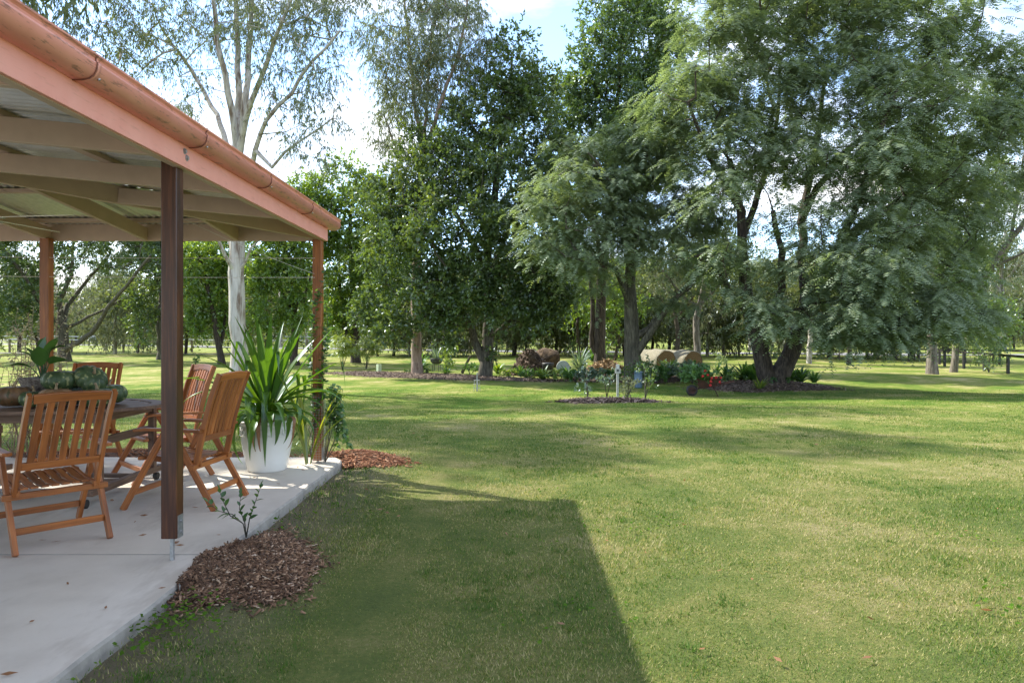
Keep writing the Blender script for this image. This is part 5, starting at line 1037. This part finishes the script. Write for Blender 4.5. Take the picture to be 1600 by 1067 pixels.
twig_plant('seedling', 'small leafy sapling growing from the mulch beside the near post', (-1.76, 4.86, .14), [[(0, 0, 0), (-.02, .0, .09), (-.10, .02, .15), (-.20, .03, .17), (-.27, .03, .23)], [(0, 0, 0), (-.01, 0, .1), (-.05, .01, .19), (-.045, .02, .28)], [(0, 0, 0), (.015, .02, .12), (.05, .03, .23), (.085, .03, .33)], [(-.03, .0, .1), (-.1, -.02, .15), (-.15, -.02, .25), (-.17, -.02, .31)]], 'leaf_shrub', .062, .0145, r2, gap=.028)
# climber
vs = []
for k in range(7):
    a = r2.uniform(0, 6.28); pts = []; ph = r2.uniform(0, 6.28); H_ = r2.uniform(.9, 2.25)
    for z in np.linspace(.0, H_, 14): pts.append((.085 * math.cos(ph + z * 2.2) + r2.normal(0, .012), .085 * math.sin(ph + z * 2.2) + r2.normal(0, .012), z))
    vs.append(pts)
for k in range(9):
    x = r2.uniform(.1, .24); z1 = r2.uniform(.45, .95); vs.append([(.07, -.02, 0), (x * .8, r2.uniform(-.1, .1), z1 * .4), (x, r2.uniform(-.1, .1), z1), (x + .05, r2.uniform(-.1, .1), z1 - .14), (x + .09, r2.uniform(-.12, .12), z1 - .38)])
twig_plant('climbing_vine', 'green vine climbing the corner post and hanging beside it', (-2.08, 7.95, SLZ), vs, 'leaf_shrub', .065, .021, r2, 'vine', gap=.022, rad=.0035, joined=True)
cg = thing('wire_guard', 'galvanised wire mesh sleeve round the foot of the corner post', 'mesh guard', (-2.09, 7.95, SLZ))
m = MB(); rg = .075
for k in range(16): a = k * 2 * math.pi / 16; m.tube([(rg * math.cos(a) * 1.05, rg * math.sin(a) * 1.05, 0), (rg * math.cos(a) * 1.05, rg * math.sin(a) * 1.05, .75)], .0013, 4, False)
m.build('upright_wires', M['galv'], cg); m = MB()
for z in np.arange(.02, .76, .028): m.tube([(rg * 1.05 * math.cos(a), rg * 1.05 * math.sin(a), z) for a in np.linspace(0, 6.2832, 17)], .0013, 4, False)
m.build('ring_wires', M['galv'], cg)
vs = []
for k in range(60):
    x = r2.uniform(-.75, .25); a = r2.uniform(-.5, .5); z1 = r2.uniform(.6, 2.1); x0 = r2.uniform(-.6, 0); pts = [(x0, 0, 0)]
    for u in np.linspace(.25, 1, 6): pts.append((x0 * (1 - u) + x * u + r2.normal(0, .05), a * u * .6 + r2.normal(0, .04), z1 * u + r2.normal(0, .04) - max(0, u - .7) * r2.uniform(0, 1.0)))
    vs.append(pts)
M['leaf_pale'] = mat_leaf('leaf_pale', (.22, .22, .12), (.32, .30, .18), (.4, .36, .24), .4, (1.3, 1.3, .8), .04)
twig_plant('climbing_vine', 'half bare twiggy vine tangled round the left post of the patio', (-5.12, 8.28, 0), vs, 'leaf_pale', .045, .013, r2, 'vine', 'bark_pink', gap=.035, rad=.004, joined=True)

# ------------------------------------------------------------------ fences
def fence(name, label, posts, ph, pw, rails, mat, railmat, rh=.1, rw=.04, cat='fence', round_=False):
    b = posts[0]; t = thing(name, label, cat, b)
    for p in posts: MB().box(p - b + Vector((0, 0, ph / 2)), (pw, pw, ph)).build('post', mat, t)
    for z in rails:
        for a, c in zip(posts, posts[1:]):
            if rh < .03: MB().tube([a - b + Vector((0, 0, z)), c - b + Vector((0, 0, z))], rh / 2, 5).build('wire', railmat, t)
            else: MB().beam(a - b + Vector((0, -pw * .3, z)), c - b + Vector((0, -pw * .3, z)), rw, rh).build('rail', railmat, t)
    return t
fence('rail_fence', 'low black rail fence running out of view by the grey trunk', [P(1468, 570), P(1476, 572.5), P(1506, 576), P(1538, 579.5), P(1575, 584), P(1625, 590), P(1690, 599)], .95, .11, [.9], M['dark_paint'], M['dark_paint'], .12)
fence('rail_fence', 'farther black rail fence parallel behind the near one', [P(1420, 566), P(1508, 567.5), P(1562, 570), P(1610, 572), P(1670, 575)], .95, .1, [.88], M['dark_paint'], M['dark_paint'], .1)
M['fence_wood'] = mat_plain('fence_wood', (.12, .10, .08), (.26, .22, .18), 6, .9, .3); M['fence_white'] = mat_plain('fence_white', (.5, .5, .5), (.66, .66, .66), 6, .6, .1)
lf = fence('wire_fence', 'post and wire fence across the far lawn behind the patio', [P(px, 551 + .0 * px) for px in (-60, 15, 63, 112, 193, 300, 363, 415, 480)], 1.25, .14, [.45, .75, 1.05, 1.2], M['fence_wood'], M['galv'], .02)
p0 = P(193, 551); MB().tube([p0 - lf.location + Vector((-.06, 0, 1.05)), p0 - lf.location + Vector((-1.5, .6, .1))], .06, 7).build('brace_pole', M['fence_wood'], lf)
fence('rail_fence', 'white railed paddock fence beyond the road on the left', [OG(x, 112 - .35 * (x + 55)) for x in np.arange(-86, -18, 4.2)], 1.35, .13, [1.28, .75], M['fence_wood'], M['fence_white'], .12)
fence('rail_fence', 'grey rail fence beyond the road behind the forked tree', [OG(x, 86 - .25 * x) for x in np.arange(-14, 14, 3.5)], 1.2, .13, [1.12, .6], M['fence_wood'], M['fence_white'], .12)
for k, (px, py, lb) in enumerate([(700, 551, 'thin dark fence stake left of the forked trunk'), (801, 552, 'thin dark fence stake left of the compost heap'), (1312, 562, 'thin dark fence stake left of the dark based tree'), (985, 553, 'thin fence stake behind the feathery trunk')]):
    o = MB().tube([P(px, py), P(px, py) + Vector((0, 0, 1.1))], .05, 6).build('fence_stake', M['fence_wood']); tag(o, lb, 'stake', 'fence stakes before the road')
# horse in a pale rug beyond the fence
h0 = P(146, 540); hs = thing('horse', 'horse in a pale rug grazing beyond the wire fence', 'horse', h0, R(65)); M['horse'] = mat_plain('horse', (.03, .02, .014), (.07, .045, .03), 5, .6, 0); M['rug'] = mat_plain('rug', (.32, .35, .38), (.45, .48, .5), 5, .8, .1)
m = MB(); m.tube([(-.85, 0, 1.12), (-.72, 0, 1.16), (-.4, 0, 1.13), (0, 0, 1.08), (.4, 0, 1.12), (.62, 0, 1.2), (.85, 0, 1.05), (1.1, 0, .75), (1.28, 0, .5), (1.4, 0, .32), (1.52, 0, .12)], [.1, .26, .33, .34, .32, .27, .2, .15, .13, .12, .06], 14)
for x, q in ((-.62, .16), (-.62, -.16), (.5, .15), (.5, -.15)):
    bk = -.1 if x < 0 else 0; m.tube([(x, q, 1.0), (x + (.05 if x < 0 else 0), q, .72), (x + bk, q, .45), (x + bk * .6, q, .16), (x + bk * .6 + .05, q, 0)], [.17, .12, .06, .045, .07], 8)
m.tube([(-.88, 0, 1.15), (-1.0, 0, .9), (-1.0, 0, .45)], [.06, .07, .03], 7)
for q in (-1, 1): m.tube([(1.18, q * .07, .72), (1.14, q * .1, .85)], [.035, .01], 5)
m.build('body', M['horse'], hs, smooth=True)
m = MB(); m.tube([(-.9, 0, 1.1), (-.72, 0, 1.13), (-.4, 0, 1.1), (0, 0, 1.05), (.4, 0, 1.09), (.66, 0, 1.17)], [.2, .3, .37, .38, .36, .3], 16, False); m.build('rug', M['rug'], hs, smooth=True)

# ------------------------------------------------------------------ grass blades, clover, fallen leaves
r = np.random.default_rng(99)
def blades(n, d0, d1, hgt, wid):
    u = r.random(n); d = d0 * (d1 / d0) ** u; x = r.uniform(-.92, .92, n) * (d + 1.0); y = d
    z = G(x, y); keep = ~((x < SLX + .035) & (y < SLY + .03))
    keep &= ~((((x + 1.58) / .36) ** 2 + ((y - 4.50) / .66) ** 2 < 1)) & ~((((x + 1.8) / .62) ** 2 + ((y - 8.42) / .42) ** 2 < 1))
    edge = (x < -1.0) & (y < 9); bare = np.clip((-1.05 - x) / .7, 0, 1) * .8; keep &= ~(edge & (r.random(n) < bare * (nz2(x, y, 1.1) > -.35)))
    x, y, z, d = x[keep], y[keep], z[keep], d[keep]; n = len(x); k = (d / 4) ** .65; a = r.uniform(0, 6.283, n); lean = r.uniform(.2, 1.3, n)
    h = hgt * r.uniform(.45, 1.35, n) * (1 + .5 * np.clip(nz2(x, y, .9), -.5, 1)) * np.clip(k, .8, 1.3); w = wid * r.uniform(.6, 1.4, n) * k
    B = np.stack([x, y, z - .003], 1); s = np.stack([np.cos(a), np.sin(a), np.zeros(n)], 1); t = np.stack([-np.sin(a), np.cos(a), np.zeros(n)], 1)
    tip = B + t * (h * lean)[:, None] + np.array([0, 0, 1.])[None] * h[:, None]
    V = np.stack([B - s * w[:, None] / 2, B + s * w[:, None] / 2, tip], 1).reshape(-1, 3); return V, np.arange(3 * n).reshape(-1, 3), r.random(n)
V, Fa, rn = blades(640000, 2.3, 26, .0150, .0054)
nt_ = 3800; ty = 2.4 * (16 / 2.4) ** r.random(nt_); tx = r.uniform(-.9, .9, nt_) * (ty + 1); ok = (tx > SLX + .15) & (nz2(tx, ty, .7) > .05) & ~((np.abs(tx + 1.54) < .5) & (np.abs(ty - 4.54) < .75)); tx, ty = tx[ok], ty[ok]; per = 14; m_ = len(tx) * per
sp_ = np.repeat(r.uniform(.02, .07, len(tx)), per); bx = np.repeat(tx, per) + r.normal(0, 1, m_) * sp_; by = np.repeat(ty, per) + r.normal(0, 1, m_) * sp_; a = r.uniform(0, 6.283, m_); h = np.repeat(r.uniform(.02, .045, len(tx)), per) * r.uniform(.5, 1.2, m_); w_ = .0065 * (by / 4) ** .6
B = np.stack([bx, by, G(bx, by) - .003], 1); s_ = np.stack([np.cos(a), np.sin(a), 0 * a], 1); t_ = np.stack([-np.sin(a), np.cos(a), 0 * a], 1); tip = B + t_ * (h * r.uniform(.3, 1.2, m_))[:, None] + np.array([0, 0, 1.])[None] * h[:, None]
V2 = np.stack([B - s_ * w_[:, None] / 2, B + s_ * w_[:, None] / 2, tip], 1).reshape(-1, 3); V = np.concatenate([V, V2]); Fa = np.arange(len(V)).reshape(-1, 3); rn = np.concatenate([rn, np.repeat(r.uniform(.0, .35, len(tx)), per) - .12])
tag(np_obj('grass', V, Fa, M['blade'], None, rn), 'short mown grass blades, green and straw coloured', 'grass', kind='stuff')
n = 2600; x = r.uniform(-2.0, 4, n); y = r.uniform(2.8, 7, n); ok = (nz2(x * .8, y * .8, 1.0) > .62) | ((np.abs(x + 1.76) < .08) & (y < 3.9) & (r.random(n) < .5)); ok &= x > SLX + .02; x, y = x[ok], y[ok]
x = np.concatenate([x, r.normal(-1.66, .13, 260)]); y = np.concatenate([y, r.normal(3.62, .2, 260)]); ok = x > SLX + .02; x, y = x[ok], y[ok]; n = len(x)
D = unit(np.stack([r.normal(size=n), r.normal(size=n), r.uniform(-.1, .4, n)], 1)); V, Fa = quads(np.stack([x, y, G(x, y) + r.uniform(.015, .05, n)], 1), D, unit(r.normal(0, .4, (n, 3)) + [0, 0, 1]), r.uniform(.018, .034, n), r.uniform(.016, .028, n))
tag(np_obj('clover', V, Fa, M['leaf_clover'], None, r.random(n)), 'patches of small clover leaves by the slab edge', 'clover', kind='stuff')
n = 110; y = r.uniform(3.2, 14, n); x = r.uniform(-.25, .75, n) * y; x[70:] = r.uniform(-3.4, -1.9, 40); y[70:] = r.uniform(2.8, 8.1, 40); onsl = np.arange(n) >= 70; D = unit(np.stack([r.normal(size=n), r.normal(size=n), r.uniform(-.1, .2, n)], 1)); V, Fa = quads(np.stack([x, y, np.where(onsl, SLZ + .012, G(x, y) + .03)], 1), np.where(onsl[:, None], unit(D * [1, 1, .08]), D), unit(r.normal(0, .4, (n, 3)) + [0, 0, 1]), r.uniform(.03, .075, n), r.uniform(.010, .022, n))
tag(np_obj('fallen_leaves', V, Fa, M['leaf_brown'], None, r.random(n)), 'few dry fallen leaves lying on lawn and slab', 'leaves', kind='stuff')
